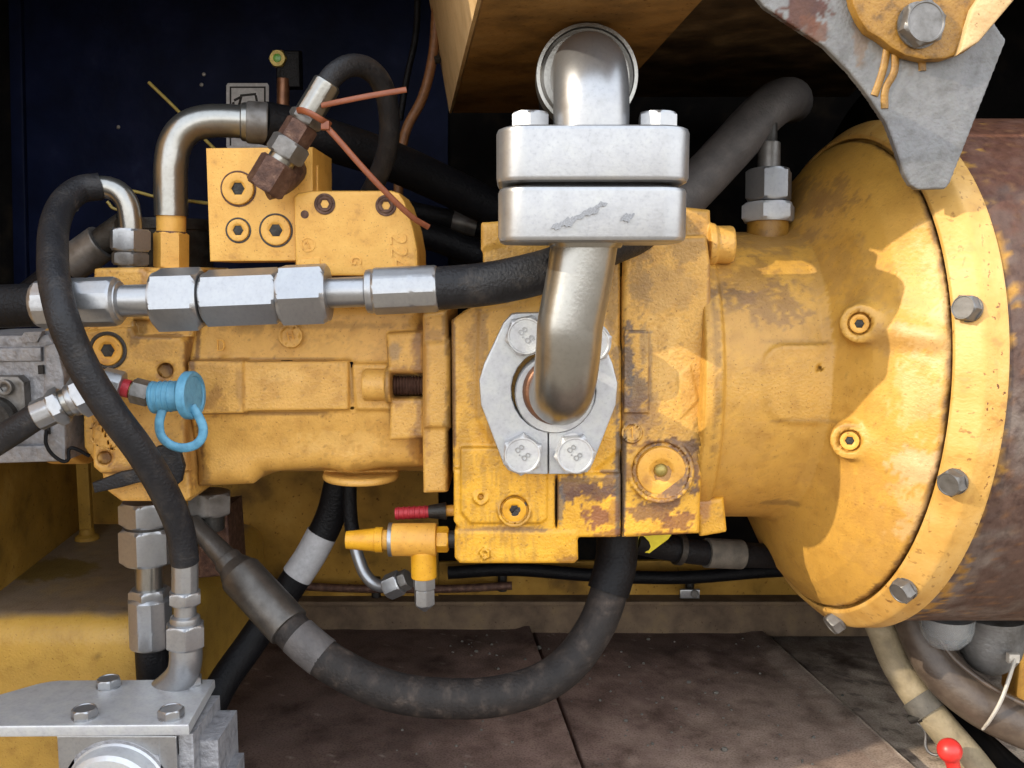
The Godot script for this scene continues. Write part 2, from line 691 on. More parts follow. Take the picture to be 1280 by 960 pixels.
func materials() -> void:
	var specks := noise_tex(21, 0.05, [[0.0, Color(0.5, 0.42, 0.34)], [0.14, Color(0.8, 0.75, 0.7)], [0.24, Color(1, 1, 1)], [1.0, Color(1, 1, 1)]], 512)
	var scuff := noise_tex(22, 0.03, [[0.0, Color(0.9, 0.9, 0.91)], [0.3, Color(0.98, 0.98, 0.98)], [0.6, Color(1, 1, 1)], [0.9, Color(1, 1, 1)], [1.0, Color(0.92, 0.91, 0.9)]], 512)
	var cast := bump_tex(23, 0.035, 6.0)
	var fine := bump_tex(24, 0.09, 4.0)
	var soft := bump_tex(25, 0.015, 5.0)
	var m: StandardMaterial3D
	m = mat("cast_paint", noise_tex(31, 0.012, [[0.0, Color(0.88, 0.85, 0.8)], [0.4, Color(0.97, 0.965, 0.95)], [0.7, Color(1, 1, 1)], [1.0, Color(1, 0.99, 0.98)]]), 210, 0.48, 0.0, fine, 0.32, specks, 120)
	m.vertex_color_use_as_albedo = true
	m = mat("yellow_paint", noise_tex(32, 0.012, [[0.0, c8(168, 116, 48)], [0.35, c8(201, 146, 58)], [0.6, c8(212, 156, 62)], [1.0, c8(220, 168, 76)]]), 240, 0.5, 0.0, fine, 0.14, specks, 140)
	m = mat("yellow_bright", noise_tex(33, 0.014, [[0.0, c8(169, 114, 23)], [0.35, c8(206, 148, 29)], [1.0, c8(220, 166, 39)]]), 200, 0.42, 0.0, fine, 0.14, specks, 120)
	m = mat("yellow_block", noise_tex(34, 0.012, [[0.0, c8(180, 130, 56)], [0.3, c8(210, 157, 70)], [1.0, c8(222, 172, 84)]]), 200, 0.5, 0.0, fine, 0.15, specks, 90)
	m = mat("olive_paint", noise_tex(35, 0.008, [[0.0, c8(86, 62, 24)], [0.4, c8(135, 102, 40)], [0.7, c8(151, 114, 46)], [1.0, c8(166, 131, 64)]]), 500, 0.6, 0.0, soft, 0.3, specks, 300)
	m = mat("tan_paint", noise_tex(36, 0.01, [[0.0, c8(166, 133, 87)], [0.5, c8(190, 158, 111)], [1.0, c8(202, 171, 124)]]), 300, 0.6, 0.0, fine, 0.3, specks, 160)
	m = mat("under_paint", noise_tex(37, 0.008, [[0.0, c8(92, 68, 41)], [0.4, c8(124, 94, 54)], [0.65, c8(143, 108, 61)], [1.0, c8(152, 119, 72)]]), 420, 0.7, 0.0, soft, 0.4, specks, 260)
	m = mat("zinc", noise_tex(41, 0.016, [[0.0, c8(146, 147, 149)], [0.35, c8(152, 153, 156)], [0.65, c8(155, 156, 158)], [1.0, c8(158, 159, 159)]]), 190, 0.38, 0.8, fine, 0.03, scuff, 80)
	m.roughness_texture = noise_tex(42, 0.03, [[0.0, Color(0.8, 0.8, 0.8)], [1.0, Color(1, 1, 1)]])
	m = mat("steel", noise_tex(43, 0.014, [[0.0, c8(135, 133, 129)], [0.4, c8(145, 144, 140)], [1.0, c8(151, 149, 145)]]), 220, 0.28, 0.9, fine, 0.04, scuff, 100)
	m = mat("dull_steel", noise_tex(44, 0.014, [[0.0, c8(74, 69, 63)], [0.4, c8(105, 102, 99)], [1.0, c8(132, 129, 127)]]), 180, 0.45, 0.6, fine, 0.12, scuff, 90)
	m = mat("dark_steel", noise_tex(45, 0.014, [[0.0, c8(31, 26, 24)], [0.5, c8(51, 49, 46)], [1.0, c8(72, 70, 67)]]), 150, 0.5, 0.5, fine, 0.4, scuff, 90)
	m = mat("rust_steel", noise_tex(46, 0.02, [[0.0, c8(51, 32, 25)], [0.45, c8(81, 56, 46)], [0.75, c8(104, 77, 63)], [1.0, c8(132, 109, 91)]]), 140, 0.6, 0.35, fine, 0.5, specks, 80)
	m = mat("aluminium", noise_tex(47, 0.02, [[0.0, c8(105, 105, 108)], [0.4, c8(136, 136, 140)], [1.0, c8(155, 155, 157)]]), 200, 0.55, 0.35, cast, 0.5, scuff, 90)
	m = mat("rubber", noise_tex(51, 0.012, [[0.0, c8(24, 24, 26)], [0.35, c8(31, 31, 34)], [0.6, c8(34, 34, 37)], [0.75, c8(46, 44, 44)], [1.0, c8(70, 64, 60)]]), 200, 0.5, 0.0, fine, 0.5, scuff, 90)
	m = mat("dusty_rubber", noise_tex(52, 0.014, [[0.0, c8(28, 26, 26)], [0.35, c8(38, 35, 34)], [0.6, c8(43, 39, 37)], [0.75, c8(58, 51, 47)], [1.0, c8(86, 76, 68)]]), 220, 0.62, 0.0, fine, 0.5, scuff, 90)
	m = mat("black_rubber", noise_tex(53, 0.014, [[0.0, c8(11, 11, 13)], [0.6, c8(17, 17, 20)], [1.0, c8(26, 25, 27)]]), 220, 0.55, 0.0, fine, 0.5)
	m = mat("grey_sleeve", noise_tex(54, 0.014, [[0.0, c8(55, 52, 48)], [0.5, c8(82, 78, 71)], [1.0, c8(105, 98, 89)]]), 150, 0.7, 0.0, fine, 0.4, specks, 80)
	m = mat("navy_panel", noise_tex(55, 0.008, [[0.0, c8(10, 14, 30)], [0.6, c8(14, 20, 41)], [0.85, c8(19, 24, 46)], [1.0, c8(30, 37, 58)]]), 500, 0.42, 0.0, soft, 0.2)
	m = mat("dark_wall", noise_tex(56, 0.01, [[0.0, c8(9, 9, 9)], [0.6, c8(15, 14, 14)], [1.0, c8(30, 26, 21)]]), 400, 0.75, 0.0, soft, 0.3)
	m = mat("rail_paint", noise_tex(57, 0.009, [[0.0, c8(76, 63, 51)], [0.35, c8(92, 77, 63)], [0.6, c8(103, 87, 70)], [1.0, c8(116, 98, 73)]]), 320, 0.7, 0.0, soft, 0.2, specks, 180)
	m = mat("bracket_grey", noise_tex(58, 0.012, [[0.0, c8(73, 70, 66)], [0.4, c8(104, 102, 100)], [0.7, c8(119, 118, 117)], [1.0, c8(145, 141, 136)]]), 260, 0.55, 0.25, fine, 0.4, scuff, 120)
	m = mat("floor_dust", noise_tex(59, 0.012, [[0.0, Color(0.6, 0.58, 0.56)], [0.3, Color(0.85, 0.84, 0.83)], [0.6, Color(0.98, 0.98, 0.97)], [1.0, Color(1, 1, 1)]]), 520, 0.9, 0.0, null, 1.0, noise_tex(60, 0.16, [[0.0, Color(0.66, 0.64, 0.62)], [0.4, Color(0.92, 0.92, 0.91)], [0.7, Color(1, 1, 1)], [1.0, Color(1, 1, 1)]]), 330)
	m.vertex_color_use_as_albedo = true
	m = mat("rusty_drum", noise_tex(61, 0.02, [[0.0, Color(0.6, 0.56, 0.56)], [0.4, Color(0.88, 0.86, 0.86)], [1.0, Color(1, 1, 1)]]), 200, 0.65, 0.0, cast, 0.5, scuff, 70)
	m.vertex_color_use_as_albedo = true
	mat("blue_plastic", noise_tex(62, 0.014, [[0.0, c8(60, 112, 139)], [0.5, c8(82, 139, 168)], [1.0, c8(95, 153, 180)]]), 120, 0.55, 0.0, fine, 0.2, scuff, 70)
	mat("red_plastic", noise_tex(63, 0.014, [[0.0, c8(196, 42, 38)], [1.0, c8(215, 57, 51)]]), 120, 0.38, 0.0)
	mat("red_dye", noise_tex(64, 0.02, [[0.0, c8(140, 30, 40)], [1.0, c8(176, 48, 58)]]), 90, 0.5, 0.2, fine, 0.3)
	mat("orange_nylon", noise_tex(65, 0.02, [[0.0, c8(114, 59, 34)], [1.0, c8(140, 78, 47)]]), 120, 0.45, 0.0)
	mat("ochre_cable", noise_tex(66, 0.02, [[0.0, c8(101, 65, 36)], [1.0, c8(141, 94, 54)]]), 120, 0.55, 0.0)
	mat("yellow_wire", noise_tex(67, 0.02, [[0.0, c8(120, 105, 47)], [1.0, c8(145, 128, 64)]]), 120, 0.5, 0.0)
	mat("white_nylon", noise_tex(68, 0.02, [[0.0, c8(168, 160, 148)], [1.0, c8(206, 200, 190)]]), 120, 0.5, 0.0)
	mat("tan_hose", noise_tex(69, 0.014, [[0.0, c8(107, 95, 75)], [0.5, c8(136, 122, 95)], [1.0, c8(155, 141, 116)]]), 180, 0.75, 0.0, fine, 0.4, scuff, 90)
	mat("bronze_hose", noise_tex(70, 0.014, [[0.0, c8(57, 46, 40)], [0.5, c8(79, 67, 57)], [1.0, c8(98, 86, 75)]]), 200, 0.42, 0.0, fine, 0.2, scuff, 100)
	mat("copper", noise_tex(71, 0.014, [[0.0, c8(94, 62, 44)], [1.0, c8(135, 97, 73)]]), 120, 0.4, 0.6, fine, 0.2)
	mat("brass", noise_tex(72, 0.014, [[0.0, c8(126, 110, 58)], [1.0, c8(170, 150, 84)]]), 120, 0.42, 0.5, fine, 0.2)
	mat("paper_label", noise_tex(73, 0.02, [[0.0, c8(154, 154, 156)], [1.0, c8(186, 186, 189)]]), 120, 0.6, 0.0, null, 1.0, scuff, 60)
	mat("black_hole", noise_tex(74, 0.02, [[0.0, c8(12, 10, 9)], [1.0, c8(26, 20, 17)]]), 120, 0.7, 0.0)
	mat("lime_plastic", noise_tex(75, 0.02, [[0.0, c8(74, 132, 48)], [1.0, c8(104, 164, 66)]]), 60, 0.3, 0.0)
	mat("grease", noise_tex(76, 0.02, [[0.0, c8(30, 27, 25)], [1.0, c8(62, 56, 52)]]), 90, 0.4, 0.0, fine, 0.8)
	mat("amber_paint_run", noise_tex(77, 0.02, [[0.0, c8(158, 112, 36)], [1.0, c8(190, 142, 58)]]), 90, 0.35, 0.0)
	m = mat("bare_plate", noise_tex(78, 0.02, [[0.0, Color(0.82, 0.81, 0.8)], [0.5, Color(0.96, 0.96, 0.96)], [1.0, Color(1, 1, 1)]]), 220, 0.5, 0.3, fine, 0.2, scuff, 100)
	m.vertex_color_use_as_albedo = true
	mat("lug_paint", noise_tex(81, 0.02, [[0.0, c8(90, 63, 21)], [0.4, c8(137, 98, 32)], [1.0, c8(153, 114, 43)]]), 200, 0.5, 0.0, fine, 0.3, specks, 90)
	mat("scrape_dark", noise_tex(82, 0.06, [[0.0, c8(106, 108, 112)], [0.5, c8(124, 126, 131)], [1.0, c8(144, 146, 151)]]), 60, 0.5, 0.4)
	mat("bright_zinc", noise_tex(83, 0.016, [[0.0, c8(165, 166, 168)], [0.35, c8(177, 178, 182)], [0.65, c8(182, 184, 185)], [1.0, c8(189, 189, 188)]]), 190, 0.42, 0.45, fine, 0.03, scuff, 80)
	mat("grey_hose", noise_tex(84, 0.014, [[0.0, c8(57, 54, 54)], [0.5, c8(76, 72, 71)], [1.0, c8(93, 88, 85)]]), 220, 0.65, 0.0, fine, 0.4, scuff, 90)
	mat("rim_paint", noise_tex(85, 0.012, [[0.0, c8(150, 104, 48)], [0.3, c8(186, 140, 66)], [0.6, c8(196, 152, 80)], [1.0, c8(204, 166, 102)]]), 240, 0.5, 0.0, fine, 0.25, noise_tex(86, 0.03, [[0.0, Color(0.28, 0.16, 0.1)], [0.17, Color(0.45, 0.3, 0.2)], [0.2, Color(1, 1, 1)], [1.0, Color(1, 1, 1)]]), 200)
	mat("gunmetal", noise_tex(87, 0.014, [[0.0, c8(62, 58, 55)], [0.5, c8(84, 80, 76)], [1.0, c8(104, 100, 96)]]), 180, 0.42, 0.7, fine, 0.12, scuff, 90)
	mat("yellow_tag", noise_tex(79, 0.02, [[0.0, c8(214, 196, 30)], [1.0, c8(236, 220, 50)]]), 120, 0.4, 0.0)
	mat("dirty_under", noise_tex(80, 0.008, [[0.0, c8(34, 28, 22)], [0.5, c8(66, 54, 40)], [1.0, c8(104, 88, 66)]]), 420, 0.75, 0.0, soft, 0.4)
	for q in [["navy_panel", 0.12], ["dark_wall", 0.1], ["black_rubber", 0.3], ["rubber", 0.36], ["dusty_rubber", 0.3], ["floor_dust", 0.2], ["olive_paint", 0.3], ["under_paint", 0.25], ["dirty_under", 0.2], ["rusty_drum", 0.3], ["rail_paint", 0.25]]:
		M[q[0]].metallic_specular = q[1]
	var gl := StandardMaterial3D.new()
	gl.resource_name = "bowl_glass"
	gl.transparency = BaseMaterial3D.TRANSPARENCY_ALPHA
	gl.albedo_color = Color(0.75, 0.78, 0.8, 0.3)
	gl.roughness = 0.06
	M["bowl_glass"] = gl

# ------------------------------------------------------------------ paint on the castings: the paint's own colour, grime, chips and stains (linear values)
const YELLOW := Color(0.60, 0.33, 0.075)
const FRESH := Color(0.68, 0.35, 0.025)
const GRIME := Color(0.20, 0.11, 0.035)
const RUST := Color(0.17, 0.062, 0.028)
const BARE := Color(0.10, 0.095, 0.10)

func stains_at(list: Array, z: float) -> Array:   # [px, py, rx, ry, colour, strength, raggedness] in picture units on the plane z
	var o := []
	for s in list:
		var w := V(s[0], s[1], z)
		o.append([w.x, w.y, s[2] * K(z), s[3] * K(z), s[4], s[5], s[6] if s.size() > 6 else 0.9])
	return o

func yellow_at(p: Vector3, base: Color, dirt: float, stains: Array) -> Color:
	var a := n1.get_noise_3dv(p)
	var b := n2.get_noise_3dv(p)
	var c := n3.get_noise_3dv(p)
	var col := base * (1.0 + 0.09 * a + 0.06 * b)
	col = col.lerp(GRIME, clampf((a * 0.25 + b * 0.45 + c * 0.6 - 0.16) * 2.0, 0.0, 0.5) * dirt)
	if c > 0.5: col = col.lerp(Color(0.09, 0.045, 0.02), clampf((c - 0.5) * 5.0, 0.0, 0.75) * dirt)
	for s in stains:
		var dx: float = (p.x - s[0]) / s[2]
		var dy: float = (p.y - s[1]) / s[3]
		var q := dx * dx + dy * dy
		if q > 3.0: continue
		q += (b * 1.1 + c * 0.8) * float(s[6])
		if q < 1.0: col = col.lerp(s[4], clampf((1.0 - q) * 3.0, 0.0, 1.0) * float(s[5]))
	return col

var jobs := {}
var tasks := []

func casting(called: String, f: F, lo: Vector3, hi: Vector3, cell: float, paint: Callable) -> void:
	f.lo = lo; f.hi = hi; f.cell = cell; f.paint = paint
	jobs[called] = f
	tasks.append(WorkerThreadPool.add_task(f.build))

func castings_start() -> void:
	bell()
	centre_housing()
	barrel()
	end_cap()
	drum()
	bracket()

func barrel() -> void:
	var f := F.new()
	var z := 95.0
	f.ext(poly([[236, 380], [530, 380], [530, 588], [478, 589], [434, 596], [401, 590], [326, 595], [311, 610], [240, 613]], z), -90, 92, 24, 5)
	var x0 := V(238, 480, z).x
	var x1 := V(530, 480, z).x
	f.cyl(Vector3(x0, 2, -8), Vector3(x1, 2, -8), 112, 6, 14)
	f.ext(poly([[300, 452], [436, 451], [436, 512], [300, 514]], 108), 40, 110.5, 3, 5)
	f.ext(poly([[236, 451], [304, 451], [304, 516], [236, 518]], 112), 40, 116, 3, 7)
	f.ext(poly([[440, 455], [492, 455], [492, 512], [446, 512]], 108), 40, 107, 3, 6)
	f.ext(poly([[482, 417], [531, 414], [531, 467], [487, 467], [484, 452]], 120), 20, 122, 6, 4)
	f.ext(poly([[488, 498], [531, 498], [531, 548], [486, 551]], 118), 20, 119, 5, 4)
	f.ext(poly([[489, 469], [534, 469], [534, 497], [489, 497]], 110), 84, 140, 1, 2, true)
	f.cyl(V(454, 481, 112), V(484, 481, 112), 17.5, 3, 2)
	f.cyl(V(483, 481, 112), V(490, 481, 112), 21, 2, 2)
	# cast marks: a ring on the upper side, a foundry ridge
	f.cyl(V(363, 420, 100), V(363, 420, 104), 14, 1, 1)
	f.cyl(V(363, 420, 103), V(363, 420, 109), 10.5, 0.6, 1, true)
	f.cyl(V(451, 599, 40), V(451, 590, 40), 46, 4, 6)
	var st := stains_at([[528, 440, 14, 40, RUST, 0.45], [520, 560, 12, 26, RUST, 0.4], [495, 440, 9, 13, BARE, 0.5, 0.5], [244, 600, 12, 60, GRIME, 0.6], [262, 480, 40, 30, Color(0.32, 0.17, 0.04), 0.35, 1.2], [480, 590, 60, 10, Color(0.25, 0.13, 0.03), 0.4], [500, 480, 16, 30, RUST, 0.5], [300, 405, 40, 14, GRIME, 0.4],
		[243, 480, 4, 130, Color(0.12, 0.055, 0.025), 0.8, 0.6], [340, 517, 104, 2.6, Color(0.16, 0.08, 0.03), 0.7, 0.4], [340, 450, 104, 2.4, Color(0.2, 0.1, 0.035), 0.6, 0.4], [439, 482, 3, 32, GRIME, 0.6, 0.5], [486, 482, 3, 60, GRIME, 0.7, 0.6], [524, 480, 5, 120, Color(0.15, 0.07, 0.03), 0.6, 0.9], [302, 484, 6, 30, Color(0.3, 0.155, 0.04), 0.6, 0.8], [390, 408, 110, 5, Color(0.3, 0.16, 0.045), 0.6, 1.0], [350, 470, 30, 10, Color(0.72, 0.46, 0.16), 0.3, 1.4], [420, 555, 60, 14, Color(0.7, 0.44, 0.15), 0.3, 1.4], [270, 500, 18, 16, Color(0.26, 0.12, 0.04), 0.5, 1.8]], 108)
	casting("barrel_casting", f, V(232, 640, 0) * Vector3(1.05, 1.05, 0) + Vector3(0, 0, -62), Vector3(V(536, 400, 128).x, 125, 131), 3.0, func(p, _n): return yellow_at(p, YELLOW, 0.55, st))

func end_cap() -> void:
	var f := F.new()
	f.ext(poly([[100, 420], [118, 336], [238, 334], [241, 420], [241, 620], [236, 627], [150, 627], [130, 612], [126, 590], [104, 560]], 92), -70, 92, 5, 4)
	f.ext(poly([[117, 336], [180, 335], [182, 340], [240, 336], [240, 422], [120, 422]], 100), 20, 101, 4, 4)
	f.ext(poly([[104, 414], [164, 409], [170, 420], [226, 422], [231, 429], [231, 560], [234, 590], [170, 592], [150, 591], [125, 592], [116, 584], [113, 518], [106, 500]], 112), 20, 113, 5, 4)
	f.ext(poly([[128, 590], [236, 588], [238, 622], [232, 627], [152, 627], [129, 610]], 104), 20, 105, 4, 4)
	f.cyl(V(70, 500, 0) * Vector3(1, 0, 0) + Vector3(0, -14, 0), V(120, 500, 0) * Vector3(1, 0, 0) + Vector3(-8, -14, 0), 86, 3, 4)
	f.ext(poly([[166, 400], [240, 400], [240, 418], [172, 418]], 101), 96, 108, 1, 2, true)
	for q in [[207, 463, 8.5], [131, 572, 7.5], [205, 576, 7.0]]:
		f.cyl(V(q[0], q[1], 90), V(q[0], q[1], 130), q[2], 0.5, 2, true)
	f.cyl(V(136, 540, 112), V(136, 540, 114.2), 21, 0.5, 1)
	f.cyl(V(136, 540, 112.6), V(136, 540, 118), 18, 0.5, 1, true)
	var st := stains_at([[175, 340, 6, 60, RUST, 0.5], [168, 405, 10, 26, GRIME, 0.7], [207, 463, 14, 14, RUST, 0.7], [131, 572, 13, 13, RUST, 0.6], [150, 585, 18, 8, RUST, 0.5], [120, 480, 16, 60, Color(0.26, 0.13, 0.05), 0.5], [236, 560, 8, 60, RUST, 0.5], [234, 470, 4, 60, Color(0.14, 0.06, 0.03), 0.7, 0.6], [170, 592, 60, 3, Color(0.14, 0.07, 0.03), 0.7, 0.5], [198, 421, 34, 3, Color(0.16, 0.08, 0.03), 0.7, 0.5], [135, 470, 9, 14, RUST, 0.5, 1.2], [200, 440, 30, 12, Color(0.34, 0.18, 0.05), 0.4, 1.6], [200, 560, 36, 24, Color(0.3, 0.16, 0.05), 0.4]], 112)
	casting("end_cap_casting", f, Vector3(-590, -135, -60), Vector3(V(243, 400, 90).x, 132, 118), 2.8, func(p, _n): return yellow_at(p, YELLOW, 0.6, st))

func centre_housing() -> void:
	# the mounting flange, the valve housing and the adapter each have a field of their own
	var g := F.new()
	g.ext(poly([[528, 392], [560, 388], [561, 425], [562, 428], [562, 536], [560, 540], [560, 616], [529, 617], [528, 560]], 128), -80, 128, 5, 3)
	g.ext(poly([[530, 428], [563, 426], [563, 535], [530, 535]], 132), 40, 134, 6, 4)
	var sg := stains_at([[560, 560, 5, 70, GRIME, 0.7], [560, 410, 8, 30, GRIME, 0.7], [532, 480, 6, 120, RUST, 0.4], [545, 420, 14, 8, Color(0.3, 0.16, 0.05), 0.6]], 130)
	casting("flange_casting", g, Vector3(V(524, 400, 128).x, -135, -62), Vector3(V(566, 400, 128).x, 92, 137), 2.8, func(p, _n): return yellow_at(p, YELLOW, 0.5, sg))

	var f := F.new()
	f.ext(poly([[604, 282], [640, 290], [776, 290], [776, 672], [698, 672], [698, 600], [640, 600], [576, 600], [566, 590], [564, 400], [584, 388], [603, 372]], 150), -90, 150, 5, 3)
	f.ext(poly([[567, 586], [694, 588], [694, 660], [688, 664], [576, 664], [567, 652]], 156), 10, 157, 4, 3)
	f.ext(poly([[576, 560], [684, 560], [684, 648], [676, 654], [588, 654], [576, 640]], 160), 100, 160.5, 2.5, 3)
	f.ext(poly([[568, 662], [722, 662], [723, 700], [718, 705], [575, 705], [568, 698]], 158), 10, 159, 5, 3)
	f.ext(poly([[697, 592], [776, 592], [776, 668], [770, 672], [702, 672], [697, 664]], 157), 10, 158, 4, 3)
	f.ext(poly([[600, 390], [642, 380], [740, 380], [776, 440], [776, 560], [740, 590], [640, 596], [596, 520]], 152), 60, 153, 3, 6)
	f.ext(poly([[602, 278], [628, 276], [628, 306], [602, 312]], 150), 40, 152, 6, 6)
	f.cyl(V(601, 621, 158), V(601, 621, 162), 9, 1, 1)
	f.cyl(V(601, 621, 156), V(601, 621, 166), 3.2, 0.4, 0.6, true)
	f.cyl(V(643, 637, 158), V(643, 637, 162.5), 19, 1.5, 2)
	f.cyl(V(643, 637, 159), V(643, 637, 168), 15.5, 0.5, 1, true)
	# the embossed arrow plate and round mark on the foot
	f.ext(poly([[599, 690], [604, 684], [612, 688], [612, 696], [605, 700]], 159), 150, 161.5, 0.8, 1)
	f.ext(poly([[602, 690], [605, 687], [609, 690], [609, 695], [605, 697]], 159), 160.2, 164, 0.3, 0.5, true)
	var sf := stains_at([
		[718, 606, 20, 20, Color(0.13, 0.07, 0.05), 0.9, 1.7], [742, 618, 26, 14, Color(0.13, 0.06, 0.04), 0.9, 1.9], [762, 604, 14, 16, Color(0.15, 0.08, 0.05), 0.8, 1.6], [745, 645, 17, 20, RUST * 1.25, 0.95, 1.3], [700, 632, 5, 30, BARE, 0.7, 1.0], [728, 600, 34, 5, GRIME, 0.7, 1.2],
		[773, 600, 5, 90, Color(0.10, 0.075, 0.06), 0.9, 0.7], [766, 640, 9, 20, RUST, 0.5], [564, 520, 4, 90, GRIME, 0.8], [640, 338, 40, 30, Color(0.3, 0.17, 0.05), 0.5], [596, 450, 14, 80, Color(0.3, 0.16, 0.04), 0.6],
		[710, 700, 14, 8, RUST, 0.6], [580, 560, 9, 50, Color(0.36, 0.19, 0.03), 0.5], [766, 360, 10, 70, Color(0.22, 0.13, 0.05), 0.6], [660, 662, 30, 4, GRIME, 0.7], [766, 668, 30, 6, RUST, 0.7], [566, 480, 4, 110, Color(0.12, 0.06, 0.03), 0.8, 0.6], [696, 628, 3, 40, Color(0.14, 0.08, 0.04), 0.8, 0.5], [630, 662, 66, 3, Color(0.16, 0.08, 0.03), 0.7, 0.5], [643, 637, 24, 24, Color(0.3, 0.15, 0.04), 0.5, 1.3], [620, 540, 12, 34, Color(0.3, 0.155, 0.04), 0.5, 1.4], [770, 480, 8, 60, Color(0.16, 0.1, 0.06), 0.6, 1.2], [600, 420, 10, 40, Color(0.24, 0.13, 0.04), 0.5, 1.2], [650, 690, 40, 8, Color(0.78, 0.44, 0.04), 0.5, 1.4]], 158)
	casting("valve_casting", f, Vector3(V(560, 400, 160).x, V(640, 712, 160).y, -62), Vector3(V(778.6, 400, 150).x, V(640, 268, 150).y, 165), 2.4, func(p, _n):
		var runs := clampf(n4.get_noise_3d(p.x * 2.2, p.y * 0.22, p.z) * 2.6, 0.0, 0.6) if p.y < -60.0 and p.x < 30.0 else 0.0
		return yellow_at(p, FRESH.lerp(YELLOW, clampf((p.y + 90.0) / 160.0, 0.0, 0.85)), 0.6, sf).lerp(Color(0.30, 0.16, 0.035), runs * 0.6))

	var h := F.new()
	h.ext(poly([[778, 298], [884, 294], [889, 330], [891, 460], [886, 540], [877, 606], [875, 668], [778, 673]], 156), -90, 156, 6, 3)
	h.ext(poly([[852, 258], [888, 262], [890, 320], [852, 318]], 120), 0, 122, 6, 5)
	h.ext(poly([[868, 624], [904, 620], [908, 664], [874, 670]], 118), 30, 124, 5, 4)
	h.cyl(V(826, 588, 154), V(826, 588, 160), 36, 2, 3)
	h.cyl(V(826, 588, 158), V(826, 588, 170), 31, 0.5, 1, true)
	h.cyl(V(790, 541, 154), V(790, 541, 158.4), 11.5, 0.8, 1)
	h.cyl(V(790, 541, 157), V(790, 541, 164), 9, 0.5, 0.8, true)
	h.ext(poly([[780, 413], [811, 413], [811, 516], [780, 516]], 156), 150, 158, 1, 1.5)
	h.cyl(V(884, 306, 112), V(916, 306, 112), 21, 3, 3)
	h.cyl(V(884, 306, 112), V(893, 306, 112), 24, 2, 3)
	h.ext(poly([[848, 470], [862, 458], [872, 500], [852, 520]], 156), 120, 156.8, 1, 4)
	var sh := stains_at([
		[784, 460, 8, 60, Color(0.10, 0.075, 0.07), 0.85, 1.1], [797, 490, 16, 34, Color(0.13, 0.10, 0.085), 0.75, 1.2], [805, 430, 6, 24, Color(0.2, 0.12, 0.06), 0.6, 1.0], [790, 520, 18, 12, Color(0.14, 0.09, 0.06), 0.7, 1.0],
		[826, 590, 44, 46, Color(0.22, 0.10, 0.035), 0.75, 1.5], [815, 640, 40, 16, Color(0.15, 0.07, 0.04), 0.8, 1.5], [850, 652, 26, 14, RUST, 0.8, 1.2], [780, 600, 4, 80, Color(0.08, 0.06, 0.05), 0.9, 0.6], [866, 580, 14, 30, Color(0.16, 0.08, 0.05), 0.6, 1.5], [806, 520, 26, 30, Color(0.17, 0.09, 0.06), 0.5, 1.6],
		[860, 300, 30, 30, Color(0.26, 0.15, 0.05), 0.5], [830, 360, 40, 30, Color(0.36, 0.21, 0.07), 0.5], [888, 630, 12, 30, Color(0.32, 0.15, 0.08), 0.7, 0.8], [888, 400, 5, 100, Color(0.2, 0.1, 0.05), 0.6], [840, 560, 30, 14, Color(0.12, 0.065, 0.04), 0.7, 1.8], [798, 415, 18, 2.4, Color(0.09, 0.06, 0.05), 0.8, 0.4], [812, 465, 2.6, 50, Color(0.1, 0.065, 0.05), 0.7, 0.6], [830, 450, 24, 60, Color(0.66, 0.42, 0.15), 0.3, 1.5], [800, 350, 14, 40, Color(0.24, 0.14, 0.055), 0.6, 1.4], [850, 610, 24, 10, Color(0.11, 0.06, 0.04), 0.7, 1.6], [830, 668, 40, 4, RUST, 0.8, 0.8]], 156)
	casting("adapter_casting", h, Vector3(V(776.5, 400, 150).x, V(640, 680, 150).y, -62), Vector3(V(920, 400, 110).x, V(640, 250, 110).y, 163), 2.4, func(p, _n): return yellow_at(p, YELLOW.lerp(FRESH, clampf((-p.y - 40.0) / 60.0, 0.1, 0.8)), 0.8, sh))

const TILT := 0.05
const BELL_Y := 12.0
const YAW := 0.10

